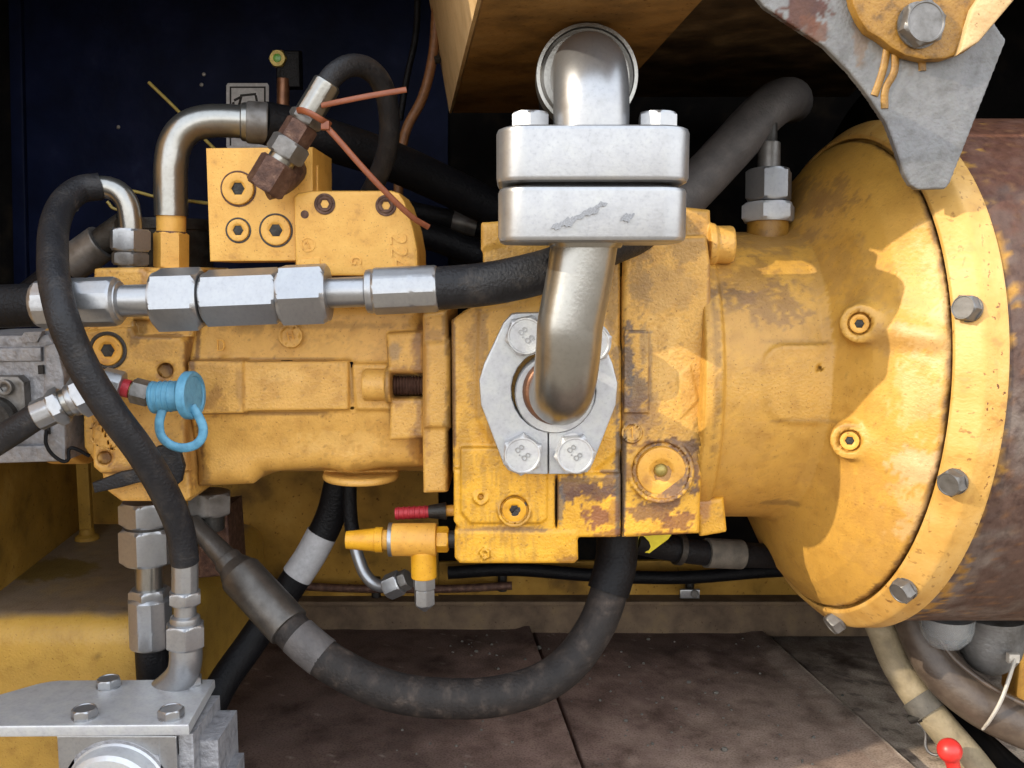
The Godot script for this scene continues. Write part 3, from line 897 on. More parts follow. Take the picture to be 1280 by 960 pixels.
func bell() -> void:
	var f := F.new()
	var pf := PackedVector2Array([Vector2(188, 0), Vector2(188, 175), Vector2(312, 176), Vector2(322, 181), Vector2(331, 198), Vector2(342, 226), Vector2(358, 254), Vector2(374, 272), Vector2(384, 281), Vector2(390, 282.5), Vector2(392, 280), Vector2(398, 270), Vector2(398, 0)])
	f.turned(pf, TILT, 6, BELL_Y, YAW)
	f.cyl(Vector3(206, BELL_Y, 0), Vector3(226, BELL_Y, 0), 181, 3, 5)
	for q in [[1074, 404, 208.0, 1192, 420, 272.0], [1062, 549, 203.0, 1172, 580, 262.0]]:
		var a := V(q[0], q[1], q[2])
		f.cyl(a + Vector3(18, 0, -46), a + Vector3(-4, 0, 12), 19.5, 2.5, 6)
		f.cone(a + Vector3(12, -1, -8), V(q[3], q[4], q[5]) + Vector3(-14, -2, -4), 21, 8, 12)
		f.cyl(a + Vector3(-2, 0, 6), a + Vector3(-9, 0, 26), 11.5, 1, 1.5, true)
	f.ext(poly([[980, 432], [1040, 431], [1052, 435], [1057, 446], [1057, 516], [1050, 525], [1040, 528], [992, 528], [974, 524], [962, 513], [956, 499], [954, 460], [959, 444], [968, 435]], 174), 100, 174.5, 2, 7)
	f.cyl(V(1024, 461, 170), V(1024, 461, 186), 2.6, 0.3, 0.5, true)
	var st := stains_at([[940, 350, 60, 26, Color(0.26, 0.14, 0.045), 0.6, 1.4], [925, 370, 26, 16, Color(0.12, 0.07, 0.04), 0.6, 2.0], [1000, 290, 70, 24, Color(0.26, 0.14, 0.05), 0.6, 1.2], [1100, 420, 34, 20, Color(0.34, 0.19, 0.07), 0.5, 1.2], [1110, 565, 26, 24, Color(0.62, 0.42, 0.26), 0.5, 0.8], [1000, 430, 50, 3, GRIME, 0.5, 0.5], [1010, 529, 50, 3, GRIME, 0.5, 0.5], [900, 470, 4, 140, GRIME, 0.6], [960, 420, 70, 40, Color(0.42, 0.22, 0.05), 0.4, 1.5], [1090, 640, 30, 30, Color(0.4, 0.2, 0.05), 0.35, 1.6], [985, 380, 40, 26, Color(0.22, 0.12, 0.05), 0.6, 1.9], [1060, 340, 40, 40, Color(0.36, 0.2, 0.06), 0.45, 1.8], [1140, 420, 40, 40, Color(0.64, 0.43, 0.2), 0.4, 1.5], [1130, 600, 40, 60, Color(0.66, 0.46, 0.24), 0.4, 1.5], [1110, 480, 22, 40, Color(0.66, 0.46, 0.22), 0.35, 1.5], [1050, 600, 40, 26, Color(0.42, 0.22, 0.05), 0.5, 1.7], [1150, 330, 24, 60, Color(0.64, 0.44, 0.2), 0.35, 1.6], [1100, 690, 40, 24, Color(0.46, 0.25, 0.06), 0.45, 1.8], [940, 560, 34, 60, Color(0.44, 0.24, 0.06), 0.4, 1.7], [1060, 230, 40, 30, Color(0.24, 0.13, 0.05), 0.6, 1.8], [1000, 650, 30, 6, GRIME, 0.6, 0.8]], 190)
	casting("bell_casting", f, Vector3(202, -328, -230), Vector3(480, 330, 322), 4.2, func(p, _n):
		var col := yellow_at(p, FRESH.lerp(YELLOW, 0.75) * 0.86, 0.35, st)
		var r := Vector2(p.y - BELL_Y, p.z).length()
		var b := n2.get_noise_3dv(p)
		var x: float = p.x - TILT * (p.y - BELL_Y) - YAW * p.z
		if x > 384.0: col = col.lerp(Color(0.07, 0.035, 0.02), clampf((x - 384.0) / 5.0 + b * 0.9, 0.0, 0.85))          # dirt packed into the joint with the rim
		return col)

func drum() -> void:
	var f := F.new()
	f.turned(PackedVector2Array([Vector2(425, 0), Vector2(425, 300), Vector2(440, 303), Vector2(760, 303), Vector2(760, 0)]), TILT, 3, 17.0, YAW)
	casting("drum_casting", f, Vector3(410, -316, -250), Vector3(768, 326, 312), 6.0, func(p, _n):
		var a := n1.get_noise_3dv(p * 1.4)
		var b := n2.get_noise_3dv(p)
		var c := n4.get_noise_3d(p.x * 0.5, p.y, p.z)
		var col := Color(0.115, 0.074, 0.058)
		col = col.lerp(Color(0.22, 0.185, 0.16), clampf((a + 0.5 * b) * 1.3 + 0.12, 0.0, 0.75))
		if p.y > 120.0: col = col.lerp(Color(0.14, 0.05, 0.025), clampf((p.y - 120.0) / 120.0 + a * 2.0, 0.0, 0.7))
		if c > 0.3: col = col.lerp(Color(0.22, 0.11, 0.05), clampf((c - 0.3) * 5.0, 0.0, 0.6))
		var x: float = p.x - TILT * (p.y - BELL_Y) - YAW * p.z
		var over := clampf(1.0 - (x - 426.0) / (18.0 + clampf(-p.y - 60.0, 0.0, 200.0) * 0.25), 0.0, 1.0) * 0.9 + b * 0.9 + c * 0.5
		if over > 0.62: col = col.lerp(Color(0.46, 0.25, 0.05), clampf((over - 0.62) * 6.0, 0.0, 0.85))                    # overspray of the yellow paint by the rim
		return col)

func bracket() -> void:
	var f := F.new()
	var z := 262.0
	f.ext(poly([[925, -30], [955, 8], [982, 26], [1031, 58], [1062, 90], [1084, 118], [1108, 154], [1120, 186], [1130, 217], [1138, 231], [1148, 237], [1182, 236], [1188, 228], [1258, 50], [1243, 29], [1290, -30]], z), 252, 262, 1.5, 1)
	var st := stains_at([[1000, 14, 36, 26, Color(0.075, 0.026, 0.016), 0.95, 1.4], [1018, 36, 18, 16, Color(0.12, 0.045, 0.02), 0.8, 1.4], [1150, 170, 60, 24, Color(0.18, 0.18, 0.187), 0.5, 1.0], [1120, 60, 40, 30, Color(0.14, 0.12, 0.10), 0.5, 1.4], [1215, 120, 20, 60, Color(0.17, 0.17, 0.175), 0.5, 1.0], [1078, 46, 12, 26, Color(0.16, 0.1, 0.06), 0.6, 1.0]], 262)
	casting("bracket_casting", f, Vector3(V(920, 0, z).x, V(640, 242, z).y, 248), Vector3(V(1295, 0, z).x, V(640, -30, z).y, 268), 2.6, func(p, _n):
		var a := n1.get_noise_3dv(p * 1.3)
		var b := n2.get_noise_3dv(p)
		var col := Color(0.165, 0.162, 0.16) * (1.0 + 0.2 * a + 0.15 * b)
		for s in st:
			var dx: float = (p.x - s[0]) / s[2]
			var dy: float = (p.y - s[1]) / s[3]
			var q: float = dx * dx + dy * dy + (b * 1.1 + n3.get_noise_3dv(p) * 0.6) * s[6]
			if q < 1.0: col = col.lerp(s[4], clampf((1.0 - q) * 4.0, 0.0, 1.0) * float(s[5]))
		return col)

func plug(r: float, h: float, hexr: float, depth: float, m: Material, at: Vector3, parent: Node3D, b := Basis()) -> void:
	put("plug", socket_mesh(r, h, hexr, depth), m, Transform3D(b, at), parent)
	var key := "floor%.1f" % hexr
	if not cache.has(key):
		var g := G.new()
		g.rings(Transform3D.IDENTITY, [[hexr * 1.15, 0], [hexr * 0.7, 0.4, 1], [0, 0.2, 1]], 6, hexr * 1.05, 36, false, false)
		cache[key] = g.mesh(Vector3.ZERO, S)
	put("socket_floor", cache[key], M.dark_steel, Transform3D(b, at + b.z * (h - depth + 0.2)), parent)

func cast_part(called: String, job: String, parent: Node3D) -> MeshInstance3D:
	var f: F = jobs[job]
	return mesh_node(called, f.mesh(org, S), M.cast_paint, parent)

func mark(text: String, size_u: float, at: Vector3, turn: float, material: Material, parent: Node3D, called := "raised_mark", deep := 2.6, font := "Droid Sans") -> void:
	var t := TextMesh.new()
	var fo := SystemFont.new()
	fo.font_names = PackedStringArray([font])
	t.font = fo
	t.text = text
	t.font_size = 32
	t.pixel_size = size_u * S / 24.0
	t.depth = deep * S
	t.curve_step = 1.5
	var o := MeshInstance3D.new()
	var k := 0
	var nm := called
	while parent.has_node(nm):
		k += 1
		nm = "%s_%03d" % [called, k]
	o.name = nm
	o.mesh = t
	o.material_override = material
	o.transform = Transform3D(Basis(Vector3(0, 0, 1), turn), (at - org) * S)
	parent.add_child(o, true)

func castings_done() -> void:
	for t in tasks: WorkerThreadPool.wait_for_task_completion(t)
	# ---- the pump
	var pump := thing("hydraulic_pump", "yellow hydraulic pump lying across the middle of the bay, with chipped rust-stained housing", "hydraulic pump", Vector3(-100, -130, 40))
	var barrel_part := cast_part("barrel", "barrel_casting", pump)
	var cap := cast_part("end_cap", "end_cap_casting", pump)
	cast_part("mounting_flange", "flange_casting", pump)
	var valve := cast_part("valve_housing", "valve_casting", pump)
	var adapter := cast_part("adapter_housing", "adapter_casting", pump)
	# threaded stud seen in the slot of the flange ear
	var g := G.new()
	var st := []
	var a := V(488, 482, 98)
	var b := V(530, 482, 98)
	var len := a.distance_to(b)
	for i in 23: st.append([11.5 if i % 2 else 9.6, len * i / 22.0])
	g.rings(ax(a, b - a), st)
	part("stud", g, M.rust_steel, barrel_part)
	# plugs, with hexagon sockets
	put("plug_ring", ring_mesh(17.5, 21.5, 2.0), M.grease, Transform3D(Basis(), V(135, 438, 113)), cap)
	plug(17.0, 3.4, 7.0, 3.2, M.yellow_paint, V(135, 438, 113), cap)
	put("plug", socket_mesh(27.0, 6.0, 10.0, 4.6), M.yellow_paint, Transform3D(Basis(), V(826, 588, 157)), adapter)
	g = G.new()
	g.rings(Transform3D(Basis(), V(826, 588, 159)), [[7.5, 0], [7.0, 1.5], [4.5, 3.5], [0, 4.4]], 0, 0, 20, false, false)
	part("socket_paint", g, M.brass, adapter)
	plug(13.5, 2.8, 5.0, 2.6, M.yellow_bright, V(643, 637, 159.5), valve)
	# grease wedge lying across that plug
	g = G.new()
	g.prism(poly([[644, 638], [657, 628], [659, 632], [649, 641], [647, 650], [641, 651], [639, 644]], 163), 160, 161.8, 0.8)
	part("grease_smear", g, M.grease, valve)
	mark("1", 13, V(790, 541, 157.2), 0.0, M.yellow_paint, adapter)
	mark("H", 10, V(363, 420, 104.0), 0.2, M.yellow_paint, barrel_part)
	mark("D", 13, V(276, 432, 103), 0.0, M.yellow_paint, barrel_part)

	# ---- the bell housing
	var bell_t := thing("bell_housing", "large yellow bell housing flaring to a bolted rim right of the pump", "bell housing", Vector3(330, -310, 0))
	var body := cast_part("housing_body", "bell_casting", bell_t)
	for q in [[1074, 404, 208.0], [1062, 549, 203.0]]:
		var p := V(q[0], q[1], q[2])
		plug(9.6, 1.5, 4.2, 3.0, M.yellow_paint, p + Vector3(-3.2, 0, 9.5), body, ax(Vector3.ZERO, Vector3(-7, 0, 20)).basis)
	g = G.new()
	var rb := Basis(Vector3(TILT, 1, 0), Vector3(YAW, 0, 1), Vector3(1, 0, 0))
	g.rings(Transform3D(rb, Vector3(0, BELL_Y, 0)), [[270, 400], [284.5, 397], [285, 390], [286, 388.6], [289, 388.4], [291, 389], [303.5, 404], [305.5, 407], [306.5, 410], [306.5, 428], [305.6, 430.5], [303, 432], [290, 433]], 0, 0, 180, false, false)
	var rim := part("flange_rim", g, M.rim_paint)
	for ph in [49.0, 17.8, -14.0, -42.0, -75.0]:
		var r := deg_to_rad(ph)
		var rr := 299.0
		var p := Vector3(399.0 + YAW * rr * cos(r) + TILT * rr * sin(r), BELL_Y + rr * sin(r), rr * cos(r))
		put("rim_bolt", bolt_mesh(11.5, 13.0), M.dull_steel, ax(p, Vector3(-0.82, 0.57 * sin(r), 0.57 * cos(r)), ph), rim)
	# ---- the drum
	var dr: F = jobs["drum_casting"]
	var c := Vector3(600, -306, 0)
	var o := mesh_node(numbered("clutch_drum"), dr.mesh(c, S), M.rusty_drum, self)
	o.position = c * S
	o.set_meta("label", "dark rusty drum casing with worn paint behind the rim of the bell housing")
	o.set_meta("category", "drum casing")
	# ---- the grey bracket with its yellow plate
	var br := thing("bracket_plate", "bare grey steel bracket plate with rusty top hanging at the top right", "bracket", V(1165, 237, 258))
	var bf: F = jobs["bracket_casting"]
	mesh_node("plate", bf.mesh(org, S), M.bare_plate, br)
	g = G.new()
	g.prism(poly([[1055, -30], [1062, 8], [1070, 26], [1080, 41], [1098, 52], [1110, 62], [1128, 72], [1150, 77], [1176, 76], [1200, 68], [1220, 54], [1290, -30]], 268), 263, 276, 3)
	var yp := part("yellow_lug", g, M.lug_paint)
	g = G.new()
	g.prism(poly([[1196, 69], [1222, 53], [1292, -30], [1240, -30], [1213, 12]], 280), 270, 284, 3)
	part("lug_web", g, M.tan_paint, yp)
	put("bolt_head", bolt_mesh(19.0, 13.0), M.dull_steel, ax(V(1148, 32, 276), Vector3(0.15, 0.05, 1), 0.3), yp)
	for q in [[[1108, 62], [1104, 84], [1098, 104], [1092, 120]], [[1118, 66], [1117, 90], [1106, 112], [1105, 136]], [[1151, 74], [1152, 82], [1152, 89]]]:
		var pts := []
		for w in q: pts.append(V(w[0], w[1], 260.6))
		var t := tube_of(pts, 4.0, 12, 4.0)
		part("paint_run", t, M.lug_paint)

# ------------------------------------------------------------------ the setting
func sheet(rows_: Array, paint: Callable, o: Vector3) -> ArrayMesh:
	var nr := rows_.size()
	var nc: int = rows_[0].size()
	var pos := PackedVector3Array()
	var nor := PackedVector3Array()
	var col := PackedColorArray()
	var idx := PackedInt32Array()
	for i in nr:
		var r: PackedVector3Array = rows_[i]
		var ra: PackedVector3Array = rows_[maxi(i - 1, 0)]
		var rb: PackedVector3Array = rows_[mini(i + 1, nr - 1)]
		for j in nc:
			var n := (r[mini(j + 1, nc - 1)] - r[maxi(j - 1, 0)]).cross(ra[j] - rb[j]).normalized()
			if n.y < 0.0: n = -n
			pos.append((r[j] - o) * S)
			nor.append(n)
			col.append(paint.call(r[j]))
			if i < nr - 1 and j < nc - 1:
				var a := i * nc + j
				idx.append_array([a, a + 1, a + nc + 1, a, a + nc + 1, a + nc])
	var arr := []
	arr.resize(Mesh.ARRAY_MAX)
	arr[Mesh.ARRAY_VERTEX] = pos
	arr[Mesh.ARRAY_NORMAL] = nor
	arr[Mesh.ARRAY_COLOR] = col
	arr[Mesh.ARRAY_INDEX] = idx
	var m := ArrayMesh.new()
	m.add_surface_from_arrays(Mesh.PRIMITIVE_TRIANGLES, arr)
	return m

func side_of(p: Vector3, a: Vector3, b: Vector3) -> float:   # level distance of p to the right of the line a-b
	var d := Vector2(b.x - a.x, b.z - a.z).normalized()
	return (p.x - a.x) * d.y - (p.z - a.z) * d.x

func setting() -> void:
	var sa := H(930, 770, FLOOR_Y)
	var sb := H(1140, 960, FLOOR_Y)
	var ca := H(664, 795, FLOOR_Y)
	var cb := H(724, 960, FLOOR_Y)
	var dirt := func(p):
		var a := n1.get_noise_2d(p.x * 1.2, p.z * 0.9)
		var b := n2.get_noise_2d(p.x, p.z)
		var c := n3.get_noise_2d(p.x * 1.3, p.z * 1.3)
		var s := side_of(p, sa, sb)
		var col := Color(0.235, 0.155, 0.13) * (1.0 + 0.3 * a + 0.12 * b)
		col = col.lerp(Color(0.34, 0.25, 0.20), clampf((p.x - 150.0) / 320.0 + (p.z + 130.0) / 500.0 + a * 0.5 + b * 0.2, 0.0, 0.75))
		if s > -2.0:
			col = Color(0.60, 0.48, 0.39).lerp(Color(0.78, 0.66, 0.53), clampf(a * 1.6 + b * 0.8 + 0.2, 0.0, 0.9))
			col = col.lerp(Color(0.16, 0.125, 0.11), clampf((n1.get_noise_2d(p.x * 0.9 + 300.0, p.z * 1.6) + b * 0.5 - 0.3) * 6.0, 0.0, 0.6))
		elif s > -40.0: col = col.lerp(Color(0.36, 0.28, 0.23), clampf(0.5 + a + b, 0.0, 0.8))
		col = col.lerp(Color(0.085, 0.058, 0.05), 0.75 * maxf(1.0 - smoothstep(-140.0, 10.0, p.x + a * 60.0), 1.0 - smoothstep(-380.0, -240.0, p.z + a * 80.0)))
		if c > 0.56: col = col.lerp(Color(0.4, 0.33, 0.28), 0.35)
		return col
	# three plates: left of the crease, between crease and seam, right of the seam; each edge is turned down
	var fo := Vector3(100, FLOOR_Y, -100)
	var at_z := func(a: Vector3, b: Vector3, z: float) -> float: return a.x + (b.x - a.x) * (z - a.z) / (b.z - a.z)
	for k in 3:
		var rows_ := []
		for i in 182:
			var z := -480.0 + i * 5.0
			var xa: float = -430.0 if k == 0 else at_z.call(ca, cb, z) + 6.0 if k == 1 else at_z.call(sa, sb, z) + 27.0
			var xb: float = at_z.call(ca, cb, z) - 1.5 if k == 0 else at_z.call(sa, sb, z) if k == 1 else 820.0
			var n: int = [70, 84, 90][k]
			var row := PackedVector3Array()
			var lift: float = [7.0, 0.0, -18.0][k]
			for j in n + 1:
				var p := Vector3(lerpf(xa, xb, float(j) / n), FLOOR_Y + lift, z)
				p.y += n1.get_noise_2d(p.x * 0.6, p.z * 0.6) * 2.0 + n2.get_noise_2d(p.x, p.z) * 0.15
				if k == 0: p.y += 5.0 * smoothstep(xb - 26.0, xb - 6.0, p.x)
				if k == 1: p.y += 4.0 * smoothstep(xb - 40.0, xb - 12.0, p.x)
				row.append(p)
			var f0 := row[0]
			var f1 := row[n]
			row.insert(0, f0 + Vector3(-0.5, -30, 0))
			row.append(f1 + Vector3(0.6, -1.2, 0))
			row.append(f1 + Vector3(0.9, -30, 0))
			rows_.append(row)
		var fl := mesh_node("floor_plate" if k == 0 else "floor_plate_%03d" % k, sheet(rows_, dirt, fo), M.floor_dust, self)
		fl.position = fo * S
		fl.set_meta("kind", "structure")
		fl.set_meta("label", ["dark dirty floor plate at the left, ending at the raised crease", "dusty brown floor plate in the middle between crease and seam", "pale dusty floor plate right of the long seam"][k])
	var g0 := G.new()
	g0.box(Vector3(195, FLOOR_Y - 40, -30), Vector3(1290, 8, 920), 0)
	var under := single("floor_underlay", g0, M.dark_wall, "dark metal under the seams of the floor plates", "", "", "structure")
	# crumbs of dirt lying on it
	var rng := RandomNumberGenerator.new()
	rng.seed = 5
	var g := G.new()
	for i in 150:
		var p := Vector3(rng.randf_range(-150, 520), FLOOR_Y, rng.randf_range(-400, 60))
		p.y += n1.get_noise_2d(p.x * 0.6, p.z * 0.6) * 2.0 + (7.0 if side_of(p, ca, cb) < 0.0 else -18.0 if side_of(p, sa, sb) > 0.0 else 0.0)
		var r := rng.randf_range(1.0, 2.6) * (1.9 if rng.randf() < 0.08 else 1.0)
		var xf := Transform3D(Basis.from_euler(Vector3(rng.randf() * 6, rng.randf() * 6, 0)).scaled(Vector3(1, rng.randf_range(0.6, 1), rng.randf_range(0.6, 1))), p + Vector3(0, r * 0.4, 0))
		g.rings(xf, [[0, -r], [r * 0.8, -r * 0.5], [r, 0.1 * r], [r * 0.6, r * 0.8], [0, r]], 0, 0, 6)
	single("dirt_crumbs", g, M.grey_sleeve, "loose crumbs of dirt scattered over the floor pan", "dirt", "", "stuff")

	# the frame rail along the back of the floor
	thing("frame_rail", "long weathered frame rail running behind the floor pan below the pump", "frame rail", V(660, 785, -440))
	g = G.new()
	var w0 := V(290, 760, -440)
	var w1 := V(1090, 760, -440)
	var yt := V(640, 752, -440).y
	var yb := V(640, 792, -440).y
	g.prism(PackedVector2Array([Vector2(w0.x, yb), Vector2(w1.x, yb), Vector2(w1.x, yt), Vector2(w0.x, yt)]), -452, -424, 3)
	part("web", g, M.rail_paint)
	g = G.new()
	g.prism(PackedVector2Array([Vector2(w0.x, yt), Vector2(w1.x, yt), Vector2(w1.x, yt + 9), Vector2(w0.x, yt + 9)]), -452, -414, 2.5)
	part("upper_flange", g, M.rail_paint)
	g = G.new()
	g.prism(poly([[330, 704], [1010, 700], [1010, 752], [330, 752]], -450), -458, -450, 2)
	part("back_strip", g, M.olive_paint)
	for q in [[628, 722], [470, 735], [862, 730]]:
		g = G.new()
		var p := V(q[0], q[1], -440)
		g.cyl(Transform3D(Basis(Vector3.RIGHT, -PI / 2), p - Vector3(0, 24, 0)), 8, 44)
		part("hanger_bolt", g, M.dark_steel)

	# the tank with its rounded front edge
	var f := F.new()
	f.rbox(Vector3(-700, -500, -205), Vector3(272, 210, 245), 36)
	f.lo = Vector3(-930, -640, -440); f.hi = Vector3(-424, -284, 46); f.cell = 6.5
	var oil := H(62, 712, SHELF_Y)
	f.paint = func(p, n):
		var a := n1.get_noise_3dv(p * 0.8)
		var b := n2.get_noise_3dv(p)
		var col := Color(0.39, 0.235, 0.042) * (1.0 + 0.10 * a)
		if n.y > 0.3: col = col.lerp(Color(0.15, 0.115, 0.09), clampf((n.y - 0.84) * 6.0 + a * 0.5 + b * 0.3, 0.0, 0.92))
		var dx: float = (p.x - oil.x) / 66.0
		var dz: float = (p.z - oil.z) / 52.0
		if n.y > 0.6 and dx * dx + dz * dz + b * 0.7 < 1.0: col = Color(0.13, 0.085, 0.02)
		if n3.get_noise_3dv(p) > 0.6: col = col * 0.55
		return col
	jobs["tank"] = f
	tasks.append(WorkerThreadPool.add_task(f.build))

func enclosure() -> void:
	var g := G.new()
	g.prism(poly([[12, -60], [560, -60], [560, 565], [30, 565]], -450), -458, -450, 1)
	thing("navy_panel", "dark navy blue painted bulkhead panel behind the pump at the upper left", "bulkhead panel", V(300, 565, -454))
	part("panel_sheet", g, M.navy_panel)
	g = G.new()
	g.prism(poly([[10, -60], [26, -60], [40, 565], [22, 565]], -444), -450, -440, 3)
	part("edge_bead", g, M.navy_panel)
	for q in [[148, 159], [96, 262], [255, 93], [252, 106]]:
		g = G.new()
		g.rings(Transform3D(Basis(), V(q[0], q[1], -450)), [[3.4, 0], [2.8, 1.6], [0, 2.2]], 0, 0, 12)
		part("panel_rivet", g, M.dull_steel)
	g = G.new()
	g.prism(PackedVector2Array([Vector2(-1000, -520), Vector2(1000, -520), Vector2(1000, 640), Vector2(-1000, 640)]), -490, -460, 0)
	single("rear_wall", g, M.dark_wall, "black rear wall of the bay seen in the gaps behind the hoses", "wall")
	g = G.new()
	g.prism(PackedVector2Array([Vector2(-1000, -180), Vector2(1000, -180), Vector2(1000, 470), Vector2(-1000, 470)]), 615, 640, 0, Transform3D(Basis(Vector3.RIGHT, -PI / 2), Vector3.ZERO))
	single("bay_roof", g, M.dark_wall, "dark sheet roof over the engine bay", "roof")
	g = G.new()
	g.box(Vector3(-915, 60, -240), Vector3(26, 1160, 500), 2)
	single("side_wall", g, M.dark_wall, "dark side wall closing the left end of the bay", "wall")
	g = G.new()
	g.box(Vector3(1015, 60, -140), Vector3(26, 1160, 660), 2)
	single("end_wall", g, M.dark_wall, "dark wall closing the right end of the bay", "wall")
	g = G.new()
	g.box(Vector3(-915, 250, 300), Vector3(22, 1560, 600), 4)
	single("access_door", g, M.yellow_paint, "yellow access door standing open at the left of the bay", "door")

	# olive walls by the tank
	g = G.new()
	g.prism(poly([[20, 520], [548, 470], [548, 745], [20, 745]], -446), -450, -444, 1)
	single("olive_wall", g, M.olive_paint, "olive yellow inner wall behind the hoses under the pump", "wall")
	g = G.new()
	var a := H(-40, 770, SHELF_Y)
	var b := H(103, 659, SHELF_Y)
	var n := (b - a).cross(Vector3.UP).normalized() * -5.0
	var up := Vector3(0, 200, 0)
	g.rows([PackedVector3Array([a, b, b + n, a + n]), PackedVector3Array([a + up, b + up, b + n + up, a + n + up])])
	single("olive_gusset", g, M.olive_paint, "slanting olive wall plate standing on the tank top at the left edge", "wall plate")
	thing("support_post", "slim upright yellow post with a flared foot standing on the dusty tank top", "post", H(109, 674, SHELF_Y))
	var pf := H(109, 674, SHELF_Y)
	g = G.new()
	g.box(pf + Vector3(0, 95, 0), Vector3(20, 186, 12), 2)
	part("upright", g, M.olive_paint)
	g = G.new()
	g.rings(Transform3D(Basis(Vector3.RIGHT, -PI / 2), pf), [[19, 0], [18, 5], [12, 9], [11, 18]])
	part("foot", g, M.olive_paint)
	g = G.new()
	g.prism(poly([[248, 640], [284, 634], [290, 720], [246, 724]], -70), -140, -70, 5)
	single("dark_mount_block", g, M.rust_steel, "dark brown mount block behind the pipe column under the end cap", "mount")

	# the box overhead: its skirt and its underside
	thing("overhead_box", "dirty yellow sheet metal box overhead with a tan slanting skirt, above the flange block", "overhead box", Vector3(150, 383, 0))
	var q0 := V(565, 141, -330)
	var yb := q0.y
	var q1 := H(606, 0, yb)
	var q2 := H(612, -40, yb)
	g = G.new()
	var s0 := V(540, 0, -330)
	var dir := (s0 - q0).normalized()
	var lift := dir * 330.0
	var th := Vector3(-4, -1, 0)
	g.rows([PackedVector3Array([q0, q2, q2 + th, q0 + th]), PackedVector3Array([q0 + lift, q2 + lift, q2 + lift + th, q0 + lift + th])])
	part("skirt", g, M.tan_paint)
	g = G.new()
	var r0 := H(790, 96, yb)
	var r1 := H(905, -30, yb)
	g.rows([PackedVector3Array([q0 + Vector3(2, 0, 0), q2 + Vector3(2, 0, 0), Vector3(r1.x, yb, q2.z), r1, r0, Vector3(r0.x - 40, yb, q0.z)]), PackedVector3Array([q0 + Vector3(2, 8, 0), q2 + Vector3(2, 8, 0), Vector3(r1.x, yb + 8, q2.z), r1 + Vector3(0, 8, 0), r0 + Vector3(0, 8, 0), Vector3(r0.x - 40, yb + 8, q0.z)])])
	part("underside", g, M.under_paint)
	g = G.new()
	var y2 := yb + 24.0
	g.rows([PackedVector3Array([Vector3(100, y2, -330), Vector3(100, y2, 240), Vector3(420, y2, 240), Vector3(520, y2, -330)]), PackedVector3Array([Vector3(100, y2 + 8, -330), Vector3(100, y2 + 8, 240), Vector3(420, y2 + 8, 240), Vector3(520, y2 + 8, -330)])])
	part("side_underside", g, M.dirty_under)
	g = G.new()
	g.rings(ax(V(549, 74, -300), Vector3(-1, -0.3, 0.5)), [[9, 0], [9, 3], [6, 4], [6, 9]], 6, 6, 24)
	part("skirt_bolt", g, M.dark_steel)

func tank_done() -> void:
	var f: F = jobs["tank"]
	var c := Vector3(-690, -600, -200)
	var o := mesh_node(numbered("yellow_tank"), f.mesh(c, S), M.cast_paint, self)
	o.position = c * S
	o.set_meta("label", "large yellow tank with rounded edge and an oil patch on its dusty top")
	o.set_meta("category", "tank")

